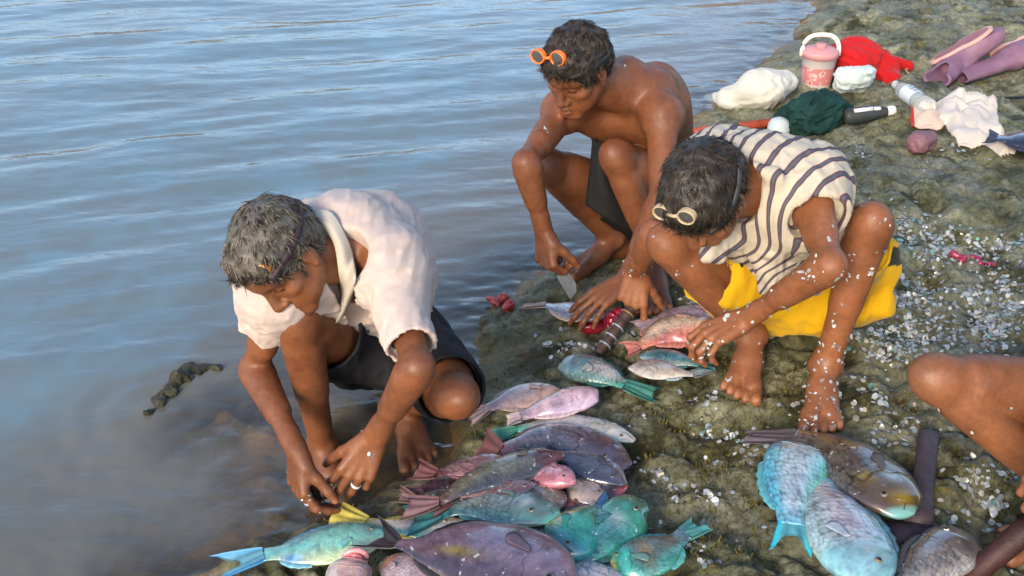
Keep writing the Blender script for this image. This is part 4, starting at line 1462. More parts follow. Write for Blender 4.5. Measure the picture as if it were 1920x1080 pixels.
        mesh_obj('tail_fin', np.array(tv), tf, M['fin'], root, np.array(tc))
    if fins:
        # dorsal and anal fins: low folded ridges along the edges
        for (nm, sgn, u0, u1, hh) in (('dorsal_fin', 1, 0.26, 0.86, dors), ('anal_fin', -1, 0.56, 0.86, dors * 0.85)):
            fv = []; ff = []; fcl = []
            ids = [i for i in range(N) if u0 <= U[i] <= u1]
            m = len(ids)
            for j, i in enumerate(ids):
                p, t, la, up, h, th = frames[i]
                a = j / (m - 1)
                ht = hw * hh * (math.sin(math.pi * min(1, a * 0.86 + 0.12)) ** 0.55)
                jag = 1 + 0.16 * math.sin(j * 2.6)
                for q in (0, 0.5, 1.0):
                    for w in (1, -1):
                        pt = p + la * sgn * (h * 0.96 + ht * jag * q) - t * (-ht * 0.55 * q) + up * (w * 0.0016 * (1 - 0.6 * q) - 0.25 * ht * q * q)
                        fv.append(pt)
                        fcl.append(fc * (0.8 + 0.3 * q) * (0.9 + 0.2 * math.cos(j * 2.6)))
            for j in range(m - 1):
                o = j * 6; n_ = o + 6
                ff += [(o, o + 2, n_ + 2, n_), (o + 2, o + 4, n_ + 4, n_ + 2), (o + 1, n_ + 1, n_ + 3, o + 3), (o + 3, n_ + 3, n_ + 5, o + 5), (o + 4, o + 5, n_ + 5, n_ + 4)]
            mesh_obj(nm, np.array(fv), ff, M['fin'], root, np.array(fcl))
    if pector:
        i = int(np.searchsorted(U, head_at + 0.05))
        p, t, la, up, h, th = frames[i]
        pv = []; pf = []; pc = []
        ln = hw * 0.52
        for a in np.linspace(0, 1, 7):
            for b in np.linspace(-1, 1, 7):
                half = ln * (0.10 + 0.26 * a)
                sg = i + a * ln / L * N * 0.9
                j = min(N - 1, int(sg)); pj, tj, laj, upj, hj, thj = frames[j]
                lat = -h * 0.18 + b * half - a * h * 0.25
                zz = thj * max(0.0, 1 - (lat / max(hj, 1e-4)) ** 2) ** 0.45
                fr = sg - j
                q = pj + tj * fr * L / N + laj * lat + upj * (zz + 0.0012 + 0.002 * a) - t * (abs(b) ** 2) * ln * 0.25 * a
                pv.append(q); pc.append((fc * 0.25 + c['side'] * 0.50) * (0.85 + 0.2 * math.cos(b * 18)))
        for a in range(6):
            for b in range(6):
                pf.append((a * 7 + b, a * 7 + b + 1, (a + 1) * 7 + b + 1, (a + 1) * 7 + b))
        o = mesh_obj('pectoral_fin', np.array(pv), pf, M['fin'], root, np.array(pc))
        sm = o.modifiers.new('thickness', 'SOLIDIFY'); sm.thickness = 0.0009
    if eye:
        i = int(np.searchsorted(U, head_at * 0.48)); p, t, la, up, h, th = frames[i]
        lat = h * 0.34
        q = p + la * lat + up * th * (1 - (lat / h) ** 2) ** 0.42 * 0.97
        n = nrm(up + la * 0.35); x = nrm(t - np.dot(t, n) * n); y = np.cross(n, x)
        r = max(0.0042, hw * 0.092)
        eb = MB(); eb.ball(q, (r, r, r * 0.55), 16, lin(*eyecol), np.stack([x, y, n]))
        ring = eb.build('eye', M['eye'], root)
        pb = MB(); pb.ball(q + n * r * 0.32, (r * 0.66, r * 0.66, r * 0.34), 14, A(0.008, 0.008, 0.01), np.stack([x, y, n]))
        pb.build('pupil', M['eye'], ring)
    if mouth is not None:
        p, t, la, up, h, th = frames[0]
        mb = MB()
        lipr = hw * mouth[0]
        ring = []
        for k in range(25):
            a = 2 * math.pi * k / 24
            ring.append(p - t * lipr * (0.45 + 0.25 * math.cos(a)) + la * lipr * math.cos(a) + up * lipr * 0.9 * math.sin(a))
        mb.tube(ring, lipr * 0.28, 8, lin(*mouth[1]), caps=False)
        lp = mb.build('lips', M['flesh'], root)
        ib = MB(); ib.ball(p - t * lipr * 0.1, (lipr * 0.9, lipr * 0.85, lipr * 0.35), 16, lin(*mouth[2]), np.stack([la, up, t]))
        ib.build('gullet', M['flesh'], lp)
    else:
        p, t, la, up, h, th = frames[1]
        p0 = frames[0][0]
        mb = MB()
        q1 = p0 - t * hw * 0.03; q2 = frames[3][0] - la * frames[3][4] * 0.35 + up * frames[3][5] * 0.86
        qm = frames[1][0] - la * frames[1][4] * 0.12 + up * frames[1][5] * 0.96
        mb.tube(catmull([q1, qm, q2], 8), [0.0010] * 7 + [0.0005], 6, c['side'] * 0.25)
        mb.build('mouth', M['flesh'], root)
    # gill cover edge
    gi = int(np.searchsorted(U, head_at)); g = MB(); gp = []
    for a in np.linspace(-0.72, 0.66, 10):
        j = min(N - 1, max(0, gi + int(round(1.6 * (1 - (a / 0.8) ** 2))))); p, t, la, up, h, th = frames[j]
        gp.append(p + la * h * a + up * th * (max(0, 1 - abs(a) ** 2.1)) ** 0.46 * 0.995)
    g.tube(catmull(gp, 20), 0.0009, 6, (lin(*headcol) if headcol else c['side']) * 0.62)
    g.build('gill_cover', M['fin'], root)
    return root

def build_fish():
    gp = 'fish heaped in front of the men'
    # ---- bottom left
    fish('pale turquoise fish with blue tail lying at the water edge in the lower left', [(722, 1003), (640, 1018), (560, 1032), (492, 1040)], 0.054, back=-1,
         cols=dict(back=(100, 170, 160), side=(132, 206, 192), belly=(196, 214, 172)), tailcol=(120, 205, 190), fincol=(90, 180, 205), tailpts=(385, 1072), fork=0.55,
         tail_tip=(70, 140, 190), lift=0.035, mat='fish_smooth', head_at=0.2, group=gp, pector=True, eye=True, tail=0.95, bands=[(0.75, -0.8, 0.12, 0.3, (60, 150, 225), 0.9)])
    fish('white bellied fish with frilly yellow tail under the first man\'s hands', [(905, 992), (830, 990), (750, 986), (688, 976)], 0.036, back=1,
         cols=dict(back=(70, 150, 145), side=(236, 228, 224), belly=(230, 205, 90)), tailcol=(214, 200, 130), fincol=(240, 216, 20), tailpts=(622, 962), fork=0.05, tail=1.25,
         lift=0.042, mat='fish_smooth', prof='slim', group=gp, dors=0.3)
    fish('big plum grey surgeonfish with forked black tail in the bottom foreground', [(1075, 1098), (985, 1060), (880, 1035), (800, 1026), (742, 1017)], 0.094, back=1,
         cols=dict(back=(72, 62, 74), side=(126, 106, 124), belly=(140, 120, 132)), fincol=(62, 56, 60), tailpts=(668, 990), fork=0.62, tail=0.62,
         lift=0.085, thick=0.30, prof='oval', mat='fish_smooth', head_at=0.2, group=gp, dors=0.16,
         bands=[(0.62, 0.28, 0.15, 0.10, (150, 138, 40), 0.8), (0.5, 0.95, 0.3, 0.07, (160, 120, 40), 0.5), (0.3, 0.6, 0.25, 0.25, (60, 54, 84), 0.5)])
    fish('pink fish with gaping pink mouth at the bottom edge beside the surgeonfish tail', [(664, 1052), (650, 1090), (640, 1150)], 0.042, back=1,
         cols=dict(back=(190, 150, 140), side=(220, 180, 170), belly=(225, 205, 195)), fincol=(200, 140, 130), lift=0.045, mat='fish_smooth', prof='stub',
         mouth=(0.48, (226, 150, 150), (205, 105, 100)), group=gp, eye=False, thick=0.7, pector=False)
    fish('pinkish silver fish under the belly of the surgeonfish', [(716, 1052), (770, 1072), (850, 1120)], 0.045, back=1, cols=dict(back=(180, 140, 150), side=(212, 192, 200), belly=(222, 200, 196)),
         fincol=(210, 160, 150), lift=0.035, mat='fish_fine', prof='parrot', headcol=(214, 150, 110), head_at=0.12, group=gp)
    fish('silver finely scaled fish lower right of the surgeonfish', [(1180, 1112), (1110, 1080), (1040, 1058)], 0.040, back=1, cols=dict(back=(110, 108, 118), side=(190, 190, 200), belly=(215, 215, 222)),
         fincol=(190, 190, 200), lift=0.04, mat='fish_mid', prof='slim', group=gp)
    # ---- middle heap
    fish('teal grey parrotfish with pale scuffed cheek in the middle of the heap', [(1042, 972), (985, 952), (920, 944), (862, 950), (824, 962)], 0.062, back=1,
         cols=dict(back=(70, 122, 132), side=(120, 134, 134), belly=(92, 92, 88)), headcol=(96, 122, 118), tailcol=(60, 140, 140), fincol=(40, 138, 140), tailpts=(748, 978), fork=0.3,
         lift=0.06, mat='fish_mid', beak=(100, 185, 170), head_at=0.3, group=gp, bands=[(0.26, 0.1, 0.05, 0.16, (225, 225, 220), 0.9), (0.1, 0.8, 0.2, 0.2, (60, 150, 150), 0.6)])
    fish('long olive grey fish lying across the top of the heap', [(1058, 852), (1000, 868), (930, 890), (868, 916), (822, 942)], 0.044, back=1,
         cols=dict(back=(62, 62, 68), side=(112, 112, 102), belly=(140, 140, 108)), headcol=(104, 66, 72), tailcol=(140, 110, 100), fincol=(150, 104, 106), tailpts=(742, 952), fork=0.25,
         lift=0.085, mat='fish_fine', prof='slim', head_at=0.2, group=gp, thick=0.6)
    fish('slate grey humpbacked fish at the top of the heap', [(1176, 876), (1110, 842), (1040, 822), (975, 832), (935, 848)], 0.060, back=1,
         cols=dict(back=(66, 66, 84), side=(104, 98, 110), belly=(168, 160, 165)), headcol=(78, 70, 86), tailcol=(130, 90, 92), fincol=(140, 82, 84), tailpts=(886, 832), fork=0.3,
         lift=0.055, mat='fish_mid', head_at=0.3, group=gp)
    fish('dark slate fish tucked below the humpbacked grey fish', [(1172, 908), (1120, 878), (1062, 862), (1010, 862)], 0.045, back=1, cols=dict(back=(54, 56, 74), side=(84, 86, 104), belly=(150, 150, 165)),
         fincol=(80, 70, 80), lift=0.05, mat='fish_fine', prof='slim', group=gp)
    fish('dark fish with a blood red snout at the right end of the heap', [(1170, 922), (1130, 908), (1085, 892), (1050, 884)], 0.043, back=1, cols=dict(back=(48, 44, 56), side=(76, 68, 80), belly=(110, 96, 104)),
         fincol=(70, 60, 70), lift=0.035, mat='fish_fine', beak=(190, 90, 95), prof='stub', group=gp, bands=[(0.03, 0, 0.08, 1.0, (170, 80, 88), 0.8)])
    fish('small rosy pink fish wedged in the middle of the heap', [(1078, 905), (1040, 893), (1000, 884), (965, 880)], 0.038, back=1, cols=dict(back=(196, 120, 132), side=(206, 142, 152), belly=(220, 170, 176)),
         fincol=(180, 110, 120), lift=0.07, mat='fish_smooth', prof='slim', group=gp, thick=0.6)
    fish('pale fawn fish pointing down between the pink and the dark fish', [(1122, 948), (1098, 915), (1078, 880)], 0.046, back=-1, cols=dict(back=(140, 122, 116), side=(170, 152, 146), belly=(190, 175, 165)),
         fincol=(150, 110, 100), lift=0.035, mat='fish_smooth', prof='slim', head_at=0.4, group=gp)
    fish('brown fish with an open round mouth right of the teal parrotfish', [(1036, 962), (1015, 930), (985, 905), (960, 890)], 0.047, back=1, cols=dict(back=(92, 80, 62), side=(120, 108, 92), belly=(124, 108, 104)),
         fincol=(100, 80, 60), lift=0.05, mat='fish_fine', mouth=(0.26, (186, 140, 128), (70, 34, 36)), head_at=0.35, group=gp, thick=0.6, bands=[(0.2, 0.6, 0.15, 0.2, (150, 130, 50), 0.6)])
    fish('rose scaled fish half hidden behind the olive fish', [(958, 862), (905, 872), (850, 882), (818, 888)], 0.036, back=1, cols=dict(back=(150, 110, 118), side=(172, 136, 140), belly=(190, 160, 155)),
         tailcol=(150, 90, 92), fincol=(142, 82, 86), tailpts=(768, 878), fork=0.3, lift=0.055, mat='fish_mid', group=gp)
    fish('dark purple fish at the left end of the heap', [(900, 910), (850, 912), (812, 914), (790, 918)], 0.034, back=1, cols=dict(back=(70, 52, 64), side=(98, 76, 88), belly=(120, 90, 100)),
         fincol=(110, 72, 84), tailpts=(752, 938), fork=0.3, lift=0.03, mat='fish_fine', group=gp)
    fish('dull red fish under the teal parrotfish tail', [(900, 972), (850, 962), (805, 956), (790, 955)], 0.034, back=1, cols=dict(back=(120, 80, 84), side=(150, 112, 112), belly=(170, 130, 124)),
         fincol=(140, 92, 96), tailpts=(745, 945), lift=0.025, mat='fish_fine', prof='slim', group=gp)
    fish('blackish fish wedged under the beak of the teal grey parrotfish', [(1074, 1000), (1020, 996), (965, 990), (930, 990)], 0.036, back=1, cols=dict(back=(40, 40, 46), side=(62, 60, 66), belly=(90, 86, 90)),
         fincol=(60, 56, 60), lift=0.05, mat='fish_fine', group=gp, prof='slim')
    fish('thin purple brown fish between the olive fish and the teal grey parrotfish', [(1006, 908), (950, 916), (895, 930), (850, 944)], 0.030, back=1, cols=dict(back=(84, 62, 70), side=(126, 98, 102), belly=(160, 130, 128)),
         fincol=(120, 76, 80), tailpts=(800, 962), fork=0.3, lift=0.075, mat='fish_mid', group=gp, prof='slim')
    fish('grey fish with a pale belly lying under the dark slate fish', [(1150, 900), (1100, 898), (1045, 888), (1010, 876)], 0.034, back=1, cols=dict(back=(96, 98, 108), side=(140, 142, 150), belly=(196, 194, 196)),
         fincol=(110, 100, 106), lift=0.03, mat='fish_mid', group=gp, prof='slim')
    fish('small brick red fish at the lower edge of the heap by the teal parrotfish', [(1098, 968), (1075, 950), (1050, 934), (1032, 924)], 0.026, back=1, cols=dict(back=(120, 74, 70), side=(150, 104, 98), belly=(180, 140, 130)),
         fincol=(130, 70, 66), lift=0.025, mat='fish_mid', group=gp, prof='slim')
    fish('tan fish whose tail sticks out left of the heap', [(880, 936), (840, 934), (800, 934), (778, 936)], 0.028, back=1, cols=dict(back=(110, 96, 84), side=(146, 130, 116), belly=(176, 160, 148)),
         fincol=(136, 100, 92), tailpts=(735, 925), fork=0.35, lift=0.03, mat='fish_fine', group=gp, prof='slim')
    # ---- upper row
    fish('white fish with a bright green tail above the grey heap', [(1190, 826), (1130, 808), (1060, 796), (1000, 800), (966, 806)], 0.043, back=1,
         cols=dict(back=(150, 160, 165), side=(200, 198, 196), belly=(222, 216, 208)), tailcol=(70, 175, 150), fincol=(60, 170, 145), tailpts=(918, 824), fork=0.15, tail=0.8,
         lift=0.035, mat='fish_smooth', prof='slim', group=gp, head_at=0.2, bands=[(0.3, -0.2, 0.05, 0.2, (150, 140, 110), 0.7), (0.35, 0.9, 0.1, 0.2, (60, 130, 200), 0.7)])
    fish('mauve pink skinned fish folded over beside the white one', [(1122, 742), (1080, 748), (1025, 765), (975, 782)], 0.042, back=1, cols=dict(back=(206, 180, 200), side=(216, 184, 196), belly=(224, 196, 190)),
         tailcol=(220, 190, 190), fincol=(220, 190, 200), tailpts=(945, 790), fork=0.1, lift=0.05, mat='fish_smooth', prof='stub', eye=False, group=gp, thick=0.6, tail=0.7)
    fish('flat pink gutted fish behind the crouching man\'s knee', [(1062, 738), (1000, 740), (950, 752), (912, 766)], 0.050, back=1, cols=dict(back=(206, 170, 160), side=(222, 186, 172), belly=(214, 190, 186)),
         tailcol=(212, 178, 168), fincol=(216, 180, 172), tailpts=(868, 788), fork=0.15, tail=0.85, lift=0.028, thick=0.26, mat='fish_smooth', prof='slim', eye=False, group=gp)
    fish('parrotfish with pale scaled flank and blue grey head above the pink fish', [(1048, 686), (1085, 688), (1130, 704), (1175, 722)], 0.055, back=1,
         cols=dict(back=(90, 150, 160), side=(190, 188, 186), belly=(120, 160, 150)), headcol=(96, 130, 138), tailcol=(60, 160, 140), fincol=(48, 150, 130), tailpts=(1238, 742), fork=0.1, tail=0.62,
         lift=0.045, mat='fish_mid', head_at=0.36, group=gp, thick=0.55, beak=(90, 140, 140), bands=[(0.38, 0, 0.06, 1, (70, 130, 160), 0.6)])
    fish('creamy white fish lying right of the bent parrotfish', [(1178, 690), (1215, 692), (1262, 697), (1300, 702)], 0.040, back=1, cols=dict(back=(190, 170, 165), side=(206, 196, 184), belly=(220, 212, 200)),
         tailcol=(195, 195, 195), fincol=(170, 195, 205), tailpts=(1332, 690), fork=0.1, tail=0.5, lift=0.04, mat='fish_smooth', prof='slim', group=gp, eye=False)
    fish('deep teal fish behind the creamy white fish', [(1200, 668), (1240, 670), (1285, 678), (1312, 684)], 0.040, back=1, cols=dict(back=(60, 100, 120), side=(80, 140, 150), belly=(150, 170, 170)),
         tailcol=(50, 130, 140), fincol=(40, 120, 130), tailpts=(1345, 690), tail=0.6, lift=0.035, mat='fish_fine', prof='slim', group=gp)
    fish('cream fish with a coral red tail under the striped shirt man\'s hand', [(1350, 622), (1300, 616), (1252, 622), (1214, 640), (1196, 650)], 0.060, back=1,
         cols=dict(back=(206, 120, 112), side=(216, 190, 166), belly=(150, 140, 115)), tailcol=(214, 140, 110), fincol=(218, 112, 96), tailpts=(1162, 660), fork=0.35, tail=0.62,
         lift=0.055, mat='fish_fine', prof='slim', group=gp, thick=0.6, dors=0.3)
    fish('opened purplish fish with red gills behind the coral tailed fish', [(1366, 600), (1310, 590), (1260, 594), (1222, 606)], 0.046, back=1, cols=dict(back=(130, 105, 125), side=(176, 150, 162), belly=(190, 170, 170)),
         fincol=(170, 140, 150), lift=0.05, mat='fish_fine', group=gp, bands=[(0.3, 0.0, 0.08, 0.3, (140, 40, 50), 0.9)], eye=False)
    fish('small silver fish held under the bare chested man\'s palm', [(1132, 596), (1092, 586), (1050, 577), (1022, 571)], 0.048, back=1, cols=dict(back=(120, 120, 130), side=(190, 188, 198), belly=(206, 190, 190)),
         fincol=(200, 170, 150), tailpts=(972, 574), fork=0.4, tail=0.5, lift=0.03, mat='fish_mid', prof='slim', group=gp, eye=False)
    # ---- green group
    fish('teal parrotfish with a yellow band leaning on the green one', [(1040, 1040), (1068, 1010), (1100, 975), (1132, 952)], 0.058, back=-1,
         cols=dict(back=(40, 130, 130), side=(56, 158, 140), belly=(130, 150, 70)), headcol=(40, 130, 140), tailcol=(40, 110, 160), fincol=(30, 100, 150), tail_len=0.14, tail=0.6,
         lift=0.055, mat='fish_smooth', head_at=0.25, group=gp, bands=[(0.55, -0.55, 0.32, 0.22, (176, 152, 60), 0.8), (0.05, 0, 0.1, 1, (30, 110, 150), 0.7)], thick=0.6)
    fish('green headed parrotfish with a grey blue scaled flank right of the heap', [(1212, 946), (1182, 962), (1140, 1000), (1098, 1042), (1078, 1066)], 0.058, back=1,
         cols=dict(back=(44, 134, 122), side=(66, 128, 132), belly=(72, 110, 116)), headcol=(60, 142, 118), fincol=(40, 120, 120), lift=0.05, mat='fish_fine', beak=(50, 165, 125),
         head_at=0.34, group=gp, thick=0.62, bands=[(0.4, 0.1, 0.1, 0.4, (190, 196, 210), 0.55), (0.12, -0.6, 0.12, 0.3, (130, 120, 70), 0.6)], tail_len=0.2)
    fish('small parrotfish with a bright turquoise cheek band at the bottom edge', [(1148, 1062), (1185, 1052), (1230, 1038), (1268, 1014), (1284, 1000)], 0.052, back=1,
         cols=dict(back=(92, 104, 104), side=(104, 118, 112), belly=(70, 150, 140)), headcol=(60, 150, 138), tailcol=(80, 110, 120), fincol=(70, 190, 180), tailpts=(1322, 978), fork=0.35, tail=0.66,
         lift=0.045, mat='fish_fine', head_at=0.16, group=gp, thick=0.55, beak=(170, 180, 90),
         bands=[(0.18, 0, 0.11, 0.9, (50, 180, 165), 0.9), (0.4, -0.1, 0.08, 0.9, (150, 120, 60), 0.85)])
    fish('dusky purple fish below the green headed parrotfish', [(1118, 1078), (1150, 1058), (1195, 1045), (1230, 1040)], 0.042, back=1, cols=dict(back=(80, 62, 78), side=(104, 86, 100), belly=(120, 100, 110)),
         fincol=(80, 64, 80), lift=0.03, mat='fish_smooth', prof='stub', group=gp, tail_len=0.1)
    # ---- right foreground
    gr = 'fish lying by the mallet'
    fish('sky blue parrotfish with a turquoise forked tail hanging down', [(1502, 838), (1494, 868), (1486, 920), (1487, 962), (1488, 985)], 0.068, back=-1,
         cols=dict(back=(90, 180, 205), side=(176, 200, 214), belly=(120, 205, 200)), headcol=(168, 192, 208), tailcol=(120, 190, 215), fincol=(60, 190, 205), tailpts=(1482, 1046), fork=0.62, tail=0.72,
         tail_tip=(40, 180, 200), lift=0.05, mat='fish_mid', head_at=0.05, prof=[(0, .66), (.03, .78), (.1, .92), (.2, 1), (.4, .94), (.6, .76), (.8, .52), (1, .42)], eye=False, group=gr, thick=0.5, scaly_head=True,
         bands=[(0.55, -0.9, 0.25, 0.2, (110, 220, 150), 0.8), (0.55, 0.9, 0.3, 0.2, (60, 175, 215), 0.7)], pector=False)
    fish('larger pale blue parrotfish with its head at the bottom edge', [(1640, 1100), (1612, 1052), (1578, 985), (1548, 925), (1532, 892)], 0.078, back=-1,
         cols=dict(back=(120, 180, 205), side=(190, 196, 208), belly=(170, 200, 205)), headcol=(130, 190, 200), tailcol=(90, 190, 220), fincol=(110, 180, 195), tail_len=0.08, tail=0.5,
         lift=0.05, mat='fish_mid', head_at=0.24, group=gr, thick=0.5, bands=[(0.45, 0.1, 0.3, 0.5, (216, 196, 200), 0.6), (0.55, 0.95, 0.4, 0.15, (80, 180, 210), 0.7)])
    fish('brown coarse scaled parrotfish with yellow cheek beside the mallet', [(1694, 968), (1658, 922), (1600, 868), (1540, 832), (1490, 818)], 0.080, back=1,
         cols=dict(back=(92, 86, 76), side=(98, 90, 82), belly=(70, 66, 66)), headcol=(92, 72, 50), tailcol=(108, 94, 92), fincol=(110, 96, 100), tailpts=(1385, 816), fork=0.1, tail=0.42,
         lift=0.05, mat='fish_big', head_at=0.26, group=gr, thick=0.42, beak=(130, 190, 185),
         bands=[(0.10, -0.2, 0.08, 0.5, (150, 130, 30), 0.8), (0.33, 0.35, 0.07, 0.2, (170, 150, 30), 0.85), (0.28, -0.25, 0.06, 0.16, (175, 205, 210), 0.85), (0.42, -0.1, 0.05, 0.15, (170, 195, 200), 0.7)])
    fish('round grey spotted fish with a white rimmed eye at the bottom edge', [(1800, 1000), (1778, 1030), (1740, 1062), (1690, 1105)], 0.056, back=-1, cols=dict(back=(96, 94, 94), side=(142, 138, 136), belly=(170, 166, 162)),
         headcol=(104, 98, 98), fincol=(90, 86, 90), lift=0.05, mat='fish_mid', head_at=0.32, prof='stub', group=gr, eyecol=(225, 220, 210), thick=0.55)
    fish('dark bluish fish beside the white cloth at the right edge', [(1990, 268), (1940, 266), (1895, 262), (1868, 258)], 0.085, back=1, cols=dict(back=(40, 44, 62), side=(70, 66, 96), belly=(96, 86, 110)),
         fincol=(60, 60, 86), lift=0.05, mat='fish_fine', group='fish landed on the rock', tail_len=0.12)

# ================================================================== THE FOUR MEN, DRESSED
from mathutils.bvhtree import BVHTree

def bvh_of(*meshes):
    VV = []; FF = []; n = 0
    for V, F in meshes:
        VV.append(V); FF += [tuple(int(q) + n for q in f) for f in F]; n += len(V)
    return BVHTree.FromPolygons([tuple(v) for v in np.vstack(VV)], FF)

def hit(bvh, px, py, off=0.0, fall=None):
    r = nrm(D(px, py, 1.0) - CPOS)
    loc, n, i, d = bvh.ray_cast(Vector(CPOS), Vector(r))
    if loc is None:
        return (D(px, py, fall), -CF) if fall else (None, None)
    n = np.array(n)
    if n @ r > 0: n = -n
    return np.array(loc) + n * off, n

def strap_points(bvh, p, zc, tilt, a0, a1, n=34, off=0.0015):
    """strap round the head on its hair; angle 0 is straight ahead, degrees, growing to his right"""
    pts = []
    c = p.h(0, -0.012, zc)
    for i in range(n):
        th = math.radians(a0 + (a1 - a0) * i / (n - 1))
        d = nrm(p.R[0] * math.sin(th) + p.R[1] * math.cos(th) + p.R[2] * tilt * math.cos(th))
        loc, nn, ii, dd = bvh.ray_cast(Vector(c + d * 0.35), Vector(-d))
        if loc is None: loc = c + d * 0.09
        pts.append(np.array(loc) + d * off)
    pts = np.array(pts)
    for _ in range(4):
        pts[1:-1] = 0.25 * pts[:-2] + 0.5 * pts[1:-1] + 0.25 * pts[2:]
    return pts

def collar_ring(name, mat, root, c, la, fo, up, col, r=0.066, a0=-120, a1=120, hgt=0.030, flap=0.034):
    """folded shirt collar round the back of the neck: stand, fold and fall"""
    rows = [[], [], [], []]
    for a in np.linspace(math.radians(a0), math.radians(a1), 15):
        o = la * math.sin(a) - fo * math.cos(a) * 0.92
        fr = max(0, abs(math.degrees(a)) - 60) / 60
        b = c - up * 0.030 * fr + fo * 0.02 * fr
        rows[0].append(b + o * (r - 0.004) - up * 0.012)
        rows[1].append(b + o * (r - 0.002) + up * hgt)
        rows[2].append(b + o * (r + 0.014) + up * (hgt - 0.004))
        rows[3].append(b + o * (r + flap) - up * (0.006 + 0.004 * fr))
    return strip(name, mat, root, rows, col, 0.0035, 4)

def strip(name, mat, root, rows, cols, thick=0.005, sub=6):
    """cloth strip through rows of points"""
    rows = [catmull(r, 24) for r in rows]
    rows = np.array(rows)
    dense = np.array([catmull(rows[:, j], (len(rows) - 1) * sub + 1) for j in range(24)]).transpose(1, 0, 2)
    nr, nc = dense.shape[:2]
    V = dense.reshape(-1, 3)
    F = [(i * nc + j, i * nc + j + 1, (i + 1) * nc + j + 1, (i + 1) * nc + j) for i in range(nr - 1) for j in range(nc - 1)]
    o = mesh_obj(name, V, F, mat, root, np.tile(cols, (len(V), 1)))
    s = o.modifiers.new('thickness', 'SOLIDIFY'); s.thickness = thick; s.offset = 0
    return o

def folds(scale=16, amp=0.004, seed=0.0, ax=None, stretch=0.35):
    """creases running along ax"""
    def fn(P):
        Q = P.copy()
        if ax is not None:
            a = nrm(ax); t = Q @ a
            Q = Q - np.outer(t, a) * (1 - stretch)
        n = noise3(Q[:, 0] * scale + seed, Q[:, 1] * scale, Q[:, 2] * scale)
        m = noise3(Q[:, 0] * scale * 2.3, Q[:, 1] * scale * 2.3 + seed, Q[:, 2] * scale * 2.3)
        return amp * ((np.abs(n) * 2 - 0.6) + 0.45 * (np.abs(m) * 2 - 0.6))
    return fn

def cloth_cols(V, base, dirt=0.06, seed=0):
    n = noise3(V[:, 0] * 14 + seed, V[:, 1] * 14, V[:, 2] * 14)
    return base[None, :] * (1 + dirt * n[:, None])

def pick(p, tags, first=None):
    return [q for q in p.P if q.tag in tags]

def flecks(name, root, V, F, regions, n, seed, size=(0.0022, 0.0062)):
    """fish scales stuck to the skin"""
    rg = np.random.default_rng(seed)
    N = vnormals(V, F)
    mb = MB()
    for (a, b, r, cnt) in regions:
        ab = b - a
        t = np.clip(((V - a) @ ab) / (ab @ ab), 0, 1)
        d = np.linalg.norm(V - a - t[:, None] * ab, axis=1)
        ok = np.where((d < r) & ((N @ -CF) > -0.2))[0]
        if len(ok) == 0: continue
        for i in rg.choice(ok, cnt):
            q, nn = V[i], nrm(N[i] + rg.normal(size=3) * 0.22)
            m = 1 if rg.random() < 0.6 else int(rg.integers(2, 5))
            for _ in range(m):
                qq = q + (rg.normal(size=3) * 0.006 if m > 1 else 0)
                qq = qq - nn * ((qq - q) @ nn)
                n2 = nrm(nn + rg.normal(size=3) * 0.25)
                x = nrm(np.cross(n2, rg.normal(size=3))); y = np.cross(n2, x)
                asp = rg.uniform(0.45, 0.9); s = rg.uniform(*size) * (1.5 if rg.random() < 0.2 else 1)
                k0 = int(rg.integers(5, 8))
                ring = [qq + n2 * 0.0012 + s * rg.uniform(0.7, 1.15) * (x * math.cos(k) + y * asp * math.sin(k)) for k in np.linspace(0, 2 * math.pi, k0 + 1)[:-1]]
                c = lin(*(np.array((190, 194, 194)) * rg.uniform(0.65, 1.08)))
                mb.add([qq + n2 * 0.0018] + ring, [(0, 1 + k, 1 + (k + 1) % k0) for k in range(k0)], np.minimum(c, 0.8))
    o = mb.build(name, M['scale'], root)
    tag(o, kind='stuff')
    return o

def torus(mb, c, axis, R_, r, col, n=24, m=8):
    axis = nrm(axis); u = nrm(np.cross(axis, A(0.3, 0.5, 0.8))); w = np.cross(axis, u)
    ring = [c + R_ * (u * math.cos(t) + w * math.sin(t)) for t in np.linspace(0, 2 * math.pi, n + 1)]
    mb.tube(ring, r, m, col, caps=False, up=axis)

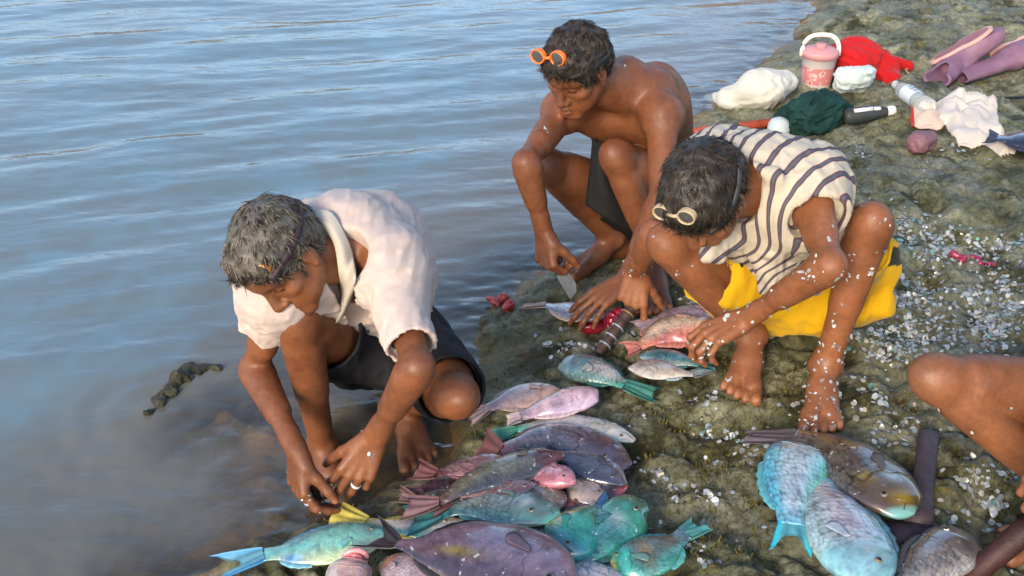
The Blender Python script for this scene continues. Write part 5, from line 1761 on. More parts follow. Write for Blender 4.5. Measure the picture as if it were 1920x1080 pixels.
def wear(core, tubes, extra=(), subs=(), cuts=(), fold=(), shell=0.0, h=0.0045, k=0.05, post=()):
    """cloth: core = [(prim, e)], tubes = [(a, b, f, r0, r1, kblend)] sleeves or legs cut square at a + f (b - a)"""
    tp = []
    for (a, b, f, r0, r1, kb) in tubes:
        tp.append(Cone(a, a + (b - a) * (f + 0.25), r0, r0 + (r1 - r0) * (1 + 0.25 / f), 0.02, 'tube'))
    v = Vol([q for q, e in core] + tp + list(extra) + list(post), h, 0.035, 0.05)
    for q, e in core: v.add(q, e, k)
    for q, (a, b, f, r0, r1, kb) in zip(tp, tubes):
        w = Vol.__new__(Vol); w.__dict__.update(v.__dict__); w.d = np.full(v.n, 1.0, np.float32)
        w.add(q, 0.0)
        w.cut(a + (b - a) * f, b - a, 0.6)
        hh = np.clip(kb - np.abs(v.d - w.d), 0, None) / kb
        v.d = np.minimum(v.d, w.d) - hh * hh * kb * 0.25
    for q in extra: v.add(q, 0.0)
    for fn in fold: v.displace(fn)
    for q in subs: v.sub(q, 0.012)
    for c in cuts: v.cut(*c)
    if shell:
        v.d = np.maximum(v.d, -(v.d + shell))
        for c in cuts: v.cut(*c)
    for (a, b, f, r0, r1, kb) in tubes:
        L_ = np.linalg.norm(b - a); c = a + (b - a) * (f - 0.014 / L_)
        sl, X, Y, Z = v.sl(c - 0.2, c + 0.2)
        ax = nrm(b - a); x = X - c[0]; y = Y - c[1]; z = Z - c[2]
        t = x * ax[0] + y * ax[1] + z * ax[2]
        rad = np.sqrt(np.maximum(0, x * x + y * y + z * z - t * t))
        inside = np.maximum(np.maximum(rad - (r1 - 0.0065), -t), t - 0.05)
        v.d[sl] = np.maximum(v.d[sl], -inside)
    for q in post: v.add(q, 0.0)
    V, F = v.mesh()
    return relax(V, F, 1, 0.4), F

HAIR_DARK = A(0.018, 0.013, 0.009)

# ---------------------------------------------------------------- the man in the white shirt
def man_white_shirt():
    p = person_prims(J1)
    root = add_person('person', p, SKIN1, 'grey haired man in an open white shirt and black shorts crouching in the shallows')
    H = hair_mesh(p, A(0.034, 0.027, 0.019), 0.021, 10000, 3, 0.010, front=0.030, grey=0.34, gcol=A(0.20, 0.175, 0.135))
    mesh_obj('hair', H[0], H[1], M['hair'], root, H[2])
    cuts = []
    tubes = [(J1['shL'], J1['elL'], 0.80, 0.064, 0.050, 0.05), (J1['shR'], J1['elR'], 0.46, 0.064, 0.054, 0.05)]
    up = nrm(J1['neck'] - J1['pelvis'])
    c0, la, fo = p.fr(0.12)
    cuts.append((c0, -up, 0.27))
    n_, la1, fo1 = p.fr(1.0); v_, la2, fo2 = p.fr(0.60)
    subs = [Cone(n_ + up * 0.075 + fo1 * 0.088, n_ + fo1 * 0.088 + up * 0.012, 0.050, 0.048, 0, ''),
            Cone(n_ + fo1 * 0.09, v_ + fo2 * 0.135, 0.050, 0.022, 0, '')]
    f1 = folds(17, 0.0056, 2.0, ax=up * 0.5 + la1 * 0.5 + fo1 * 0.4, stretch=0.15)
    f2 = folds(34, 0.0030, 7.0, ax=J1['elL'] - J1['shL'] + la1 * 0.1, stretch=0.2)
    V, F = wear([(q, 0.023) for q in pick(p, ('torso',))], tubes, (), subs, cuts, (f1, f2), 0.014, 0.0042, 0.06)
    shirt = mesh_obj('shirt', V, F, M['cloth'], root, cloth_cols(V, lin(206, 188, 178) * 0.76))
    bv = bvh_of((V, F), (p.bodyV, p.bodyF))
    # collar: a folded band from the nape down to the open front
    outer = [hit(bv, *q, 0.014, 2.15)[0] for q in ((584, 402), (624, 404), (652, 436), (668, 486), (674, 528), (655, 556))]
    inner = [hit(bv, *q, 0.010, 2.15)[0] for q in ((582, 420), (606, 428), (622, 458), (630, 506), (632, 550), (630, 598))]
    mid = [0.5 * (a + b) + 0.012 * nrm(-CF + fo1) for a, b in zip(outer, inner)]
    strip('lapel', M['cloth'], root, [inner, mid, outer], lin(205, 196, 180) * 0.78, 0.004)
    collar_ring('collar', M['cloth'], root, n_ + up * 0.012 + fo1 * 0.028, la1, fo1, up, lin(208, 198, 184) * 0.78)
    plk = [[hit(bv, *q, 0.006, 2.2)[0] for q in row] for row in
           (((628, 600), (640, 620), (660, 632), (690, 640)), ((655, 560), (662, 590), (680, 612), (704, 622)))]
    bt = MB()
    c, n = hit(bv, 688, 620, 0.004, 2.2)
    bt.ball(c, (0.0055, 0.0055, 0.002), 12, A(0.05, 0.045, 0.04), np.stack([nrm(np.cross(n, A(0, 0, 1))), nrm(np.cross(n, nrm(np.cross(n, A(0, 0, 1))))), n]))
    bt.build('button', M['plastic'], shirt)
    # shorts
    pel = p.P[:2]
    drape = [Cone(J1['hipR'] * 0.5 + J1['kneeR'] * 0.5 - A(0, 0, 0.05), J1['hipL'] * 0.7 + J1['kneeL'] * 0.3 - A(0, 0, 0.06), 0.03, 0.05, 0.05, '')]
    V2, F2 = wear([(q, 0.017) for q in pel], [(J1['hipL'], J1['kneeL'], 0.86, 0.100, 0.078, 0.05), (J1['hipR'], J1['kneeR'], 0.56, 0.100, 0.090, 0.05)],
                  drape, (), (), (folds(17, 0.0055, 5.0, ax=J1['kneeL'] - J1['hipL'], stretch=0.4),), 0.013, 0.0048)
    mesh_obj('shorts', V2, F2, M['dark_cloth'], root, cloth_cols(V2, A(0.011, 0.0105, 0.013), 0.2))
    # goggles pushed up into the hair
    hb = bvh_of((H[0], H[1]), (p.bodyV, p.bodyF))
    n = nrm(p.R[1] * 0.98 + p.R[2] * 0.08)
    c1 = hit(hb, 446, 508, -0.018, 2.06)[0]; c2 = hit(hb, 494, 506, -0.012, 2.06)[0]
    goggles('swimming goggles with orange rimmed lenses in the grey hair', p, c1, c2, n, strap_points(hb, p, 0.045, 0.1, -38, -322, 34),
            lin(206, 140, 66) * 0.8, A(.06, .06, .055), A(0.04, 0.02, 0.026), 0.0165)
    # rings
    for s, idx, col in (('L', 2, lin(225, 222, 215)), ('R', 1, lin(190, 195, 215))):
        hp = [q for q in p.P if q.tag == 'hand' + s]
        ph = hp[idx * 6 + 1]
        mb = MB(); ax = ph.b - ph.a
        c = ph.a + ax * 0.52
        for o_ in (-0.0022, 0, 0.0022): torus(mb, c + nrm(ax) * o_ * 0.7, ax, 0.0096, 0.0013, col)
        r_ = mb.build('finger_ring', M['metal'], None)
        tag(r_, 'plain pale ring on the ring finger of the white shirted man\'s near hand' if s == 'L' else 'ring on the knife hand of the white shirted man', 'ring')
    flecks('fish_scale_fleck', root, p.bodyV, p.bodyF, [(J1['wrR'], J1['wrR'] + J1['handR'][0] * 0.16, 0.05, 9), (J1['wrL'], J1['wrL'] + J1['handL'][0] * 0.16, 0.05, 6)], 0, 4)
    return p

# ---------------------------------------------------------------- the bare chested man
def man_bare_chest():
    p = person_prims(J2)
    root = add_person('person', p, SKIN2, 'bare chested man with orange goggles squatting at the rock edge behind')
    H = hair_mesh(p, HAIR_DARK * 1.3, 0.024, 9000, 5, 0.009, front=0.034, grey=0.10, gcol=A(0.10, 0.06, 0.03))
    mesh_obj('hair', H[0], H[1], M['hair'], root, H[2])
    th = [q for q in p.P if q.tag in ('thighR', 'thighL') and isinstance(q, Cone)]
    pel = p.P[:2]
    V2, F2 = wear([(q, 0.012) for q in pel], [(J2['hipR'], J2['kneeR'], 0.36, 0.098, 0.088, 0.04), (J2['hipL'], J2['kneeL'], 0.22, 0.098, 0.092, 0.04)],
                  (), (), (), (folds(18, 0.004, 3.0),), 0.0, 0.0048)
    strip('shorts_leg', M['dark_cloth'], root, [[D(1112, 256, 2.93), D(1106, 318, 2.91), D(1098, 384, 2.94)], [D(1124, 272, 2.90), D(1132, 345, 2.89), D(1142, 412, 2.93)], [D(1138, 292, 2.93), D(1162, 362, 2.93), D(1190, 436, 2.98)]], A(0.010, 0.011, 0.011), 0.006)
    mesh_obj('shorts', V2, F2, M['dark_cloth'], root, cloth_cols(V2, A(0.010, 0.011, 0.011), 0.2))
    hb = bvh_of((H[0], H[1]), (p.bodyV, p.bodyF))
    n = nrm(p.R[1] * 0.88 + p.R[2] * 0.40)
    c1 = hit(hb, 1008, 106, 0.001, 2.62)[0]; c2 = hit(hb, 1044, 110, 0.002, 2.62)[0]
    goggles('bright orange swimming goggles on the bare chested man\'s brow', p, c1, c2, n, strap_points(hb, p, 0.045, 0.25, -28, -332, 34),
            lin(238, 112, 40), A(.06, .06, .055), A(0.02, 0.02, 0.022), 0.0195)
    flecks('fish_scale_fleck', root, p.bodyV, p.bodyF, [(J2['shR'] * 0.4 + J2['elR'] * 0.6, J2['elR'], 0.05, 2), (J2['wrL'], J2['wrL'] + J2['handL'][0] * 0.1, 0.05, 5), (J2['neck'], J2['shL'], 0.09, 2), (J2['kneeL'], J2['kneeL'], 0.08, 1)], 0, 5)
    return p

# ---------------------------------------------------------------- the man in the striped shirt
def stripe_mat():
    m, nt, b = new_mat('striped_cotton')
    at = nd(nt, 'ShaderNodeAttribute', attribute_name='stripe')
    n = nd(nt, 'ShaderNodeMath', operation='FRACT')
    nt.links.new(at.outputs['Fac'], n.inputs[0])
    cream = lin(210, 200, 180) * 0.72; dark = lin(78, 70, 90) * 0.75; red = lin(150, 76, 60) * 0.8; slate = lin(96, 102, 108) * 0.8
    r = ramp(nt, [(0.0, cream), (0.44, cream), (0.46, red), (0.49, dark), (0.60, slate), (0.72, dark), (0.75, red), (0.78, cream), (1.0, cream)])
    nt.links.new(n.outputs[0], r.inputs[0])
    tc = nd(nt, 'ShaderNodeTexCoord')
    n1 = nd(nt, 'ShaderNodeTexNoise', i_Scale=35.0, i_Detail=4.0); nt.links.new(tc.outputs['Object'], n1.inputs['Vector'])
    r1 = ramp(nt, [(0.3, 0.88), (0.7, 1.05)]); nt.links.new(n1.outputs[0], r1.inputs[0])
    nt.links.new(mix_rgb(nt, 'MULTIPLY', 1.0, r.outputs[0], r1.outputs[0]), b.inputs['Base Color'])
    b.inputs['Roughness'].default_value = 0.85
    b.inputs['Specular IOR Level'].default_value = 0.2
    n2 = nd(nt, 'ShaderNodeTexNoise', i_Scale=420.0); nt.links.new(tc.outputs['Object'], n2.inputs['Vector'])
    bp = nd(nt, 'ShaderNodeBump', i_Strength=0.25, i_Distance=0.001); nt.links.new(n2.outputs[0], bp.inputs['Height'])
    nt.links.new(bp.outputs[0], b.inputs['Normal'])
    return m

def man_striped_shirt():
    p = person_prims(J3)
    root = add_person('person', p, SKIN3, 'man in a striped shirt and yellow shorts squatting over his fish, bowed head')
    H = hair_mesh(p, HAIR_DARK, 0.026, 9000, 8, 0.009, front=0.026, grey=0.12, gcol=A(0.075, 0.045, 0.025))
    mesh_obj('hair', H[0], H[1], M['hair'], root, H[2])
    up = nrm(J3['neck'] - J3['pelvis'])
    cuts = []
    tubes = [(J3['shL'] - nrm(J3['elL'] - J3['shL']) * 0.02, J3['elL'], 0.40, 0.070, 0.066, 0.05), (J3['shR'], J3['elR'], 0.34, 0.058, 0.056, 0.05)]
    c0, la, fo = p.fr(0.22)
    cuts.append((c0, -up, 0.25))
    n_, la1, fo1 = p.fr(1.0); v_, la2, fo2 = p.fr(0.45)
    subs = [Cone(n_ + up * 0.075 + fo1 * 0.065, n_ + fo1 * 0.075 + up * 0.015, 0.052, 0.050, 0, ''),
            Cone(n_ + fo1 * 0.07 + la1 * 0.02, v_ + fo2 * 0.15 + la2 * 0.03, 0.055, 0.060, 0, '')]
    # the loose left front hanging clear of the chest
    g = [[D(1412, 318, 2.20), D(1450, 330, 2.20), D(1492, 352, 2.21)],
         [D(1412, 390, 2.27), D(1450, 398, 2.25), D(1490, 408, 2.27)],
         [D(1414, 468, 2.36), D(1450, 470, 2.33), D(1490, 470, 2.36)],
         [D(1436, 540, 2.42), D(1456, 545, 2.39), D(1486, 535, 2.41)]]
    pan = []
    for i in range(4):
        for j in range(3):
            if j < 2: pan.append(Cone(g[i][j], g[i][j + 1], 0.011, 0.011, 0.012, ''))
            if i < 3: pan.append(Cone(g[i][j], g[i + 1][j], 0.011, 0.011, 0.012, ''))
            if i < 3 and j < 2: pan.append(Cone(g[i][j], g[i + 1][j + 1], 0.011, 0.011, 0.012, '')); pan.append(Cone(g[i][j + 1], g[i + 1][j], 0.011, 0.011, 0.012, ''))
    g2 = [D(1330, 452, 2.30), D(1362, 442, 2.32), D(1392, 446, 2.34), D(1350, 478, 2.32), D(1325, 478, 2.30)]
    pan2 = [Cone(g2[i], g2[j], 0.013, 0.013, 0.012, '') for i, j in ((0, 1), (1, 2), (2, 3), (3, 4), (4, 0), (0, 3), (1, 3))]
    pan2.append(Cone(g2[1], p.fr(0.6)[0] + p.fr(0.6)[2] * 0.10 + p.fr(.6)[1] * 0.05, 0.013, 0.02, 0.02, ''))
    f1 = folds(20, 0.0060, 4.0, ax=up - 0.4 * fo1, stretch=0.15)
    V, F = wear([(q, 0.023) for q in pick(p, ('torso',))], tubes, pan + pan2, subs[:1], cuts, (f1,), 0.0, 0.0042, 0.06)
    Q = V - p.fr(0.5)[0]
    lat = Q @ la1
    dep = Q @ fo1
    # once round the body: across the back, then down the sides
    s_ = lat + 0.35 * dep * np.sign(lat) * np.clip((np.abs(lat) - 0.05) / 0.08, 0, 1) + 0.010 * noise3(V[:, 0] * 9, V[:, 1] * 9, V[:, 2] * 9)
    # the left front hangs askew: its stripes lean
    hang = np.clip((D(0, 440, 2.3)[2] - V[:, 2]) / 0.10, 0, 1) * np.clip((dep - 0.02) / 0.08, 0, 1)
    s_ = s_ + hang * 0.9 * (V[:, 2] - D(0, 440, 2.3)[2])
    mesh_obj('shirt', V, F, stripe_mat(), root, None, attrs={'stripe': s_ / 0.037 + 0.35})
    bv = bvh_of((V, F), (p.bodyV, p.bodyF))
    collar_ring('collar', M['dark_cloth'], root, n_ + up * 0.030 + fo1 * 0.012, la1, fo1, up, lin(52, 72, 72) * 0.8, 0.068, -72, 100, 0.022, 0.024)
    # yellow shorts
    th = [q for q in p.P if q.tag in ('thighR', 'thighL') and isinstance(q, Cone)]
    pel = p.P[:2]
    dr = [Cone(D(1405, 452, 2.52), D(1362, 566, 2.50), 0.022, 0.016, 0.03, ''), Cone(D(1420, 480, 2.54), D(1396, 572, 2.52), 0.03, 0.02, 0.03, ''),
          Cone(D(1380, 500, 2.50), D(1410, 560, 2.56), 0.03, 0.03, 0.03, ''),
          Cone(D(1395, 460, 2.52), J3['pelvis'], 0.03, 0.08, 0.03, ''),
          Cone(D(1468, 590, 2.60), D(1555, 592, 2.58), 0.048, 0.050, 0.04, ''), Cone(D(1440, 560, 2.56), D(1560, 575, 2.55), 0.045, 0.04, 0.04, ''),
          Cone(D(1664, 468, 2.50), D(1650, 575, 2.56), 0.022, 0.025, 0.03, ''), Cone(D(1650, 575, 2.56), D(1570, 590, 2.62), 0.025, 0.05, 0.03, ''),
          Cone(D(1660, 500, 2.52), J3['hipL'], 0.03, 0.07, 0.03, '')]
    V2, F2 = wear([(q, 0.018) for q in pel], [(J3['hipR'], J3['kneeR'], 0.50, 0.104, 0.088, 0.05), (J3['hipL'], J3['kneeL'], 0.62, 0.104, 0.084, 0.05)],
                  dr, (), (), (folds(14, 0.007, 9.0, ax=A(0.2, 0.3, 1), stretch=0.4),), 0.0, 0.0048)
    C2 = cloth_cols(V2, lin(212, 166, 14) * 0.8, 0.08)
    # black side panel and black drawstring marks
    qx = V2 - D(1680, 476, 2.50)
    w = (np.abs(qx @ nrm(A(0.1, 0.2, 1))) < 0.022) & (qx @ CR > -0.028)
    C2[w] = A(0.02, 0.025, 0.015)
    mesh_obj('shorts', V2, F2, M['cloth'], root, C2)
    bs = bvh_of((V2, F2)); ds = MB()
    for row in (((1372, 452), (1380, 474), (1391, 500)), ((1384, 450), (1393, 474), (1404, 504)), ((1395, 455), (1404, 474), (1411, 490))):
        pp = [hit(bs, *q, 0.003) for q in row]
        pp = [q[0] for q in pp if q[0] is not None]
        if len(pp) >= 2: ds.tube(catmull(pp, 10), 0.0036, 6, A(0.02, 0.018, 0.012))
    if ds.V: ds.build('drawstring', M['dark_cloth'], root)
    hb = bvh_of((H[0], H[1]), (p.bodyV, p.bodyF))
    c1 = hit(hb, 1241, 399, 0.001, 2.08)[0]; c2 = hit(hb, 1286, 407, 0.001, 2.08)[0]
    n = nrm(p.R[1] * 0.75 + p.R[2] * 0.65)
    goggles('cream white swimming goggles on the black hair of the man in stripes', p, c1, c2, n, strap_points(hb, p, 0.055, -0.1, -28, -332, 34),
            lin(190, 172, 136) * 0.75, A(.09, .07, .06), lin(58, 64, 66), 0.0180)
    b = J3
    flecks('fish_scale_fleck', root, p.bodyV, p.bodyF, [
        (b['elL'], b['wrL'], 0.055, 46), (b['wrL'], b['wrL'] + b['handL'][0] * 0.15, 0.05, 26), (b['shL'] * .5 + b['elL'] * .5, b['elL'], 0.06, 8),
        (b['kneeL'], b['ankleL'], 0.07, 46), (b['ankleL'], b['ankleL'] + b['toeL'] * 0.15 - A(0, 0, .04), 0.06, 52), (b['ankleR'], b['ankleR'] + b['toeR'] * 0.15 - A(0, 0, .04), 0.055, 14),
        (b['kneeR'], b['ankleR'], 0.06, 10), (b['wrR'], b['wrR'] + b['handR'][0] * 0.12, 0.05, 7)], 0, 6)
    return p

# ---------------------------------------------------------------- the man at the right edge
def man_at_edge():
    p = person_prims(J4)
    root = add_person('person', p, SKIN4, 'man at the right edge of whom only a bent bare leg shows')
    H = hair_mesh(p, HAIR_DARK, 0.03, 800, 12, 0.014)
    mesh_obj('hair', H[0], H[1], M['hair'], root, H[2])
    th = [q for q in p.P if q.tag in ('thighR', 'thighL') and isinstance(q, Cone)]
    V2, F2 = wear([(q, 0.017) for q in p.P[:2]], [(J4['hipR'], J4['kneeR'], 0.22, 0.10, 0.095, 0.05), (J4['hipL'], J4['kneeL'], 0.3, 0.10, 0.09, 0.05)], (), (), (), (folds(16, 0.005, 2.0),), 0.0, 0.006)
    mesh_obj('shorts', V2, F2, M['dark_cloth'], root, cloth_cols(V2, A(0.02, 0.025, 0.07), 0.15))
    V, F = wear([(q, 0.023) for q in pick(p, ('torso',))], [(J4['sh' + s], J4['el' + s], 0.5, 0.06, 0.06, 0.05) for s in 'RL'], (), (), (), (folds(15, 0.004, 1.0),), 0.0, 0.006)
    mesh_obj('shirt', V, F, M['dark_cloth'], root, cloth_cols(V, A(0.04, 0.06, 0.14), 0.1))
    flecks('fish_scale_fleck', root, p.bodyV, p.bodyF, [(J4['kneeR'], J4['ankleR'], 0.07, 5)], 0, 9)
    return p

# ================================================================== THINGS ON THE ROCK
def sdf_obj(name, prims, mat, col, parent=None, h=0.005, k=None, fold=None, fold2=None, cuts=(), subs=(), shell=0, colfn=None, rel=1, zsq=1.0):
    v = Vol(prims, h, 0.0, 0.04)
    for q in prims: v.add(q, 0.0, k or 0)
    if fold: v.displace(fold)
    if fold2: v.displace(fold2)
    for q in subs: v.sub(q)
    for c in cuts: v.cut(*c)
    if shell:
        v.d = np.maximum(v.d, -(v.d + shell))
        for c in cuts: v.cut(*c)
    V, F = v.mesh()
    if rel: V = relax(V, F, rel, 0.4)
    if zsq != 1: V[:, 2] = V[:, 2].min() + (V[:, 2] - V[:, 2].min()) * zsq
    C = colfn(V) if colfn else np.tile(col, (len(V), 1))
    return mesh_obj(name, V, F, mat, parent, C)

def drape(name, outline, mat, col, root, ax, seed, hgt=0.034, amp=0.020, n=220):
    """a garment thrown down: follows the rock, with ridges of cloth running along ax"""
    P = np.array([T(px, py)[:2] for px, py in outline])
    lo, hi = P.min(0) - 0.01, P.max(0) + 0.01
    xs = np.linspace(lo[0], hi[0], n); ys = np.linspace(lo[1], hi[1], n)
    X, Y = np.meshgrid(xs, ys); Q = np.stack([X.ravel(), Y.ravel()], 1)
    Qw = Q + 0.007 * np.stack([noise3(Q[:, 0] * 14, Q[:, 1] * 14, seed), noise3(Q[:, 0] * 14, Q[:, 1] * 14, seed + 5)], 1)
    ins = in_poly(Qw, P); d = seg_dist(Qw, np.vstack([P, P[:1]]))
    a = nrm(ax[:2]); t = Q @ a; s = Q @ A(-a[1], a[0])
    w = s + 0.03 * noise3(t * 5, s * 5, seed + 1)
    r1 = 1 - np.abs(noise3(w * 13, t * 2.6, seed)) * 2
    r2 = 1 - np.abs(noise3(w * 30, t * 5, seed + 3)) * 2
    rise = np.clip(d / 0.05, 0, 1) ** 0.5
    z = height(Q, fine=False) + 0.004 + rise * (hgt * (0.6 + 0.5 * noise3(Q[:, 0] * 6, Q[:, 1] * 6, seed + 2)) + amp * np.clip(r1, 0, 1) ** 1.5 + amp * 0.12 * r2)
    ok = ins.reshape(n, n)
    V = np.column_stack([Q, z]); F = []
    for j in range(n - 1):
        for i in range(n - 1):
            if ok[j, i] and ok[j, i + 1] and ok[j + 1, i] and ok[j + 1, i + 1]:
                F.append((j * n + i, j * n + i + 1, (j + 1) * n + i + 1, (j + 1) * n + i))
    F = np.array(F); used = np.unique(F); mp = np.full(len(V), -1); mp[used] = np.arange(len(used))
    o = mesh_obj(name, V[used], mp[F], mat, root, np.tile(col, (len(used), 1)))
    sm = o.modifiers.new('thickness', 'SOLIDIFY'); sm.thickness = 0.004
    return o

def translucent_mat(name, col, rough, trans, bump=0.3):
    m, nt, b = new_mat(name)
    b.inputs['Base Color'].default_value = (*col, 1)
    b.inputs['Roughness'].default_value = rough
    b.inputs['Transmission Weight'].default_value = trans
    b.inputs['IOR'].default_value = 1.2
    tc = nd(nt, 'ShaderNodeTexCoord')
    n2 = nd(nt, 'ShaderNodeTexNoise', i_Scale=60.0, i_Detail=4.0); nt.links.new(tc.outputs['Object'], n2.inputs['Vector'])
    bp = nd(nt, 'ShaderNodeBump', i_Strength=bump, i_Distance=0.004); nt.links.new(n2.outputs[0], bp.inputs['Height'])
    nt.links.new(bp.outputs[0], b.inputs['Normal'])
    return m

def build_props():
    M['clear'] = translucent_mat('clear_plastic', (0.86, 0.92, 0.90), 0.12, 0.75, 0.1)
    M['bag'] = translucent_mat('bag_film', (0.72, 0.80, 0.76), 0.3, 0.35, 0.5)
    Z = A(0, 0, 1)
    # ---- white sack
    tip = T(1326, 180, 0.012); a = T(1375, 172, 0.05); b = T(1432, 146, 0.085); c = T(1468, 132, 0.080)
    root = empty('sack', T(1420, 165), 'full white sack with a pointed corner lying by the water', 'sack')
    sdf_obj('sack_body', [Cone(tip, a, 0.010, 0.050, 0.03), Cone(a, b, 0.048, 0.088, 0.05), Cone(b, c, 0.085, 0.062, 0.05), Cone(T(1386, 178, 0.012), T(1440, 165, 0.02), 0.014, 0.03, 0.02),
                          Cone(T(1446, 92, 0.10) * 0.3 + b * 0.7, b, 0.05, 0.06, 0.05)],
            M['cloth'], lin(226, 220, 202) * 0.80, root, 0.005, zsq=0.80, fold=folds(9, 0.008, 3.0, ax=b - tip, stretch=0.2), fold2=folds(26, 0.004, 1.0, ax=b - tip, stretch=0.3))
    # ---- lunch pail
    base = T(1529, 160)
    s_ = np.linalg.norm(T(1562, 160)[:2] - T(1496, 160)[:2]) / 2 * 0.82
    root = empty('bucket', base, 'small white pail with a pink lid and red flower print', 'bucket')
    m, nt, bs = new_mat('printed_pail')
    tc = nd(nt, 'ShaderNodeTexCoord'); sp = nd(nt, 'ShaderNodeSeparateXYZ'); nt.links.new(tc.outputs['Object'], sp.inputs[0])
    vo = nd(nt, 'ShaderNodeTexVoronoi', i_Scale=34.0); nt.links.new(tc.outputs['Object'], vo.inputs['Vector'])
    n1 = nd(nt, 'ShaderNodeTexNoise', i_Scale=110.0, i_Detail=2.0); nt.links.new(tc.outputs['Object'], n1.inputs['Vector'])
    ad = nd(nt, 'ShaderNodeMath', operation='ADD'); nt.links.new(vo.outputs['Distance'], ad.inputs[0]); nt.links.new(n1.outputs[0], ad.inputs[1])
    r1 = ramp(nt, [(0.62, 1.0), (0.70, 0.0), (0.90, 0.0), (0.96, 0.7), (1.0, 0.7)]); nt.links.new(ad.outputs[0], r1.inputs[0])
    band = ramp(nt, [(0.12, 0.0), (0.14, 1.0), (0.60, 1.0), (0.62, 0.0)])
    dv = nd(nt, 'ShaderNodeMath', operation='DIVIDE'); dv.inputs[1].default_value = s_ * 2.2; nt.links.new(sp.outputs[2], dv.inputs[0]); nt.links.new(dv.outputs[0], band.inputs[0])
    mu = nd(nt, 'ShaderNodeMath', operation='MULTIPLY'); nt.links.new(r1.outputs[0], mu.inputs[0]); nt.links.new(band.outputs[0], mu.inputs[1])
    nt.links.new(mix_rgb(nt, 'MIX', mu.outputs[0], lin(218, 204, 196) * 0.8, lin(205, 84, 84)), bs.inputs['Base Color'])
    bs.inputs['Roughness'].default_value = 0.4
    pb = MB()
    pb.lathe(base - Z * 0.004, Z, [(0.0, 0.001), (0.0, s_ * 0.86), (0.006, s_ * 0.9), (s_ * 1.0, s_ * 0.97), (s_ * 1.95, s_ * 1.04), (s_ * 1.98, s_ * 1.10), (s_ * 2.05, s_ * 1.10), (s_ * 2.06, s_ * 1.0)], 40)
    pb.build('pail', m, root)
    lb = MB(); y0 = s_ * 2.05
    lb.lathe(base, Z, [(y0 - 0.012, s_ * 1.09), (y0 - 0.012, s_ * 1.12), (y0 + 0.010, s_ * 1.12), (y0 + 0.016, s_ * 1.08), (y0 + 0.016, s_ * 0.92), (y0 + 0.022, s_ * 0.88), (y0 + 0.026, s_ * 0.5), (y0 + 0.026, 0.001)], 40, lin(196, 138, 138))
    lid = lb.build('lid', M['plastic'], root)
    kb = MB(); kb.lathe(base + Z * (y0 + 0.024), Z, [(0, s_ * 0.32), (0.014, s_ * 0.34), (0.018, s_ * 0.30), (0.018, 0.001)], 20, lin(190, 128, 130)); kb.build('knob', M['plastic'], lid)
    hb = MB(); pts = []
    for q in np.linspace(0, math.pi, 20):
        cx = math.cos(q); pts.append(base + CR * (-s_ * 1.14 * (abs(cx) ** 0.7) * (1 if cx > 0 else -1)) + Z * (y0 * 0.93 + s_ * 1.25 * math.sin(q) ** 0.75) + A(0, 0.01, 0) * math.sin(q))
    hb.tube(pts, 0.0062, 10, lin(232, 222, 208), squash=1.5)
    hb.build('handle', M['plastic'], root)
    # ---- red bag and its strap
    root = empty('bag', T(1600, 120), 'crumpled bright red cloth bag behind the pail', 'bag')
    r0 = [Cone(T(1572, 108, 0.085), T(1606, 100, 0.10), 0.062, 0.080, 0.06), Cone(T(1606, 100, 0.10), T(1648, 114, 0.055), 0.078, 0.052, 0.05), Cone(T(1650, 115, 0.055), T(1672, 138, 0.03), 0.05, 0.035, 0.04),
          Cone(T(1660, 112, 0.05), T(1705, 126, 0.015), 0.035, 0.018, 0.03), Cone(T(1640, 125, 0.03), T(1676, 146, 0.015), 0.03, 0.015, 0.03)]
    sdf_obj('bag_body', r0, M['cloth'], lin(196, 26, 30) * 0.8, root, 0.0055, zsq=0.86, fold=folds(11, 0.018, 2.0, ax=A(1, -0.3, -0.5), stretch=0.25), fold2=folds(26, 0.008, 4.0, ax=A(1, -0.3, -0.5), stretch=0.3))
    cb = MB(); cb.tube(catmull([T(1648, 96, 0.10), T(1662, 92, 0.09), T(1680, 112, 0.02), T(1695, 128, 0.012), T(1704, 138, 0.010), T(1698, 130, 0.014), T(1712, 128, 0.012)], 50), 0.0035, 6, lin(170, 160, 120))
    tag(cb.build('cord', M['cloth']), 'thin pale cord trailing from the red bag', 'cord')
    # ---- pale green plastic bag
    root = empty('plastic_bag', T(1596, 150), 'pale green see-through plastic bag between the pail and the red bag', 'plastic bag')
    sdf_obj('film', [Cone(T(1584, 150, 0.045), T(1612, 149, 0.045), 0.048, 0.048, 0.03), Cone(T(1586, 146, 0.085), T(1614, 144, 0.085), 0.044, 0.040, 0.03), Cone(T(1600, 144, 0.1), T(1628, 136, 0.10), 0.034, 0.024, 0.03)],
            M['bag'], lin(180, 195, 185), root, 0.005, fold=folds(15, 0.010, 8.0, stretch=0.4, ax=A(1, 0.2, 0.1)), fold2=folds(34, 0.004, 1.0))
    kb = MB(); kb.tube(catmull([T(1620, 140, 0.11), T(1634, 134, 0.12), T(1628, 146, 0.05)], 16), [0.012] * 8 + [0.006] * 8, 8, lin(205, 215, 205)); kb.build('knot', M['bag'], root)
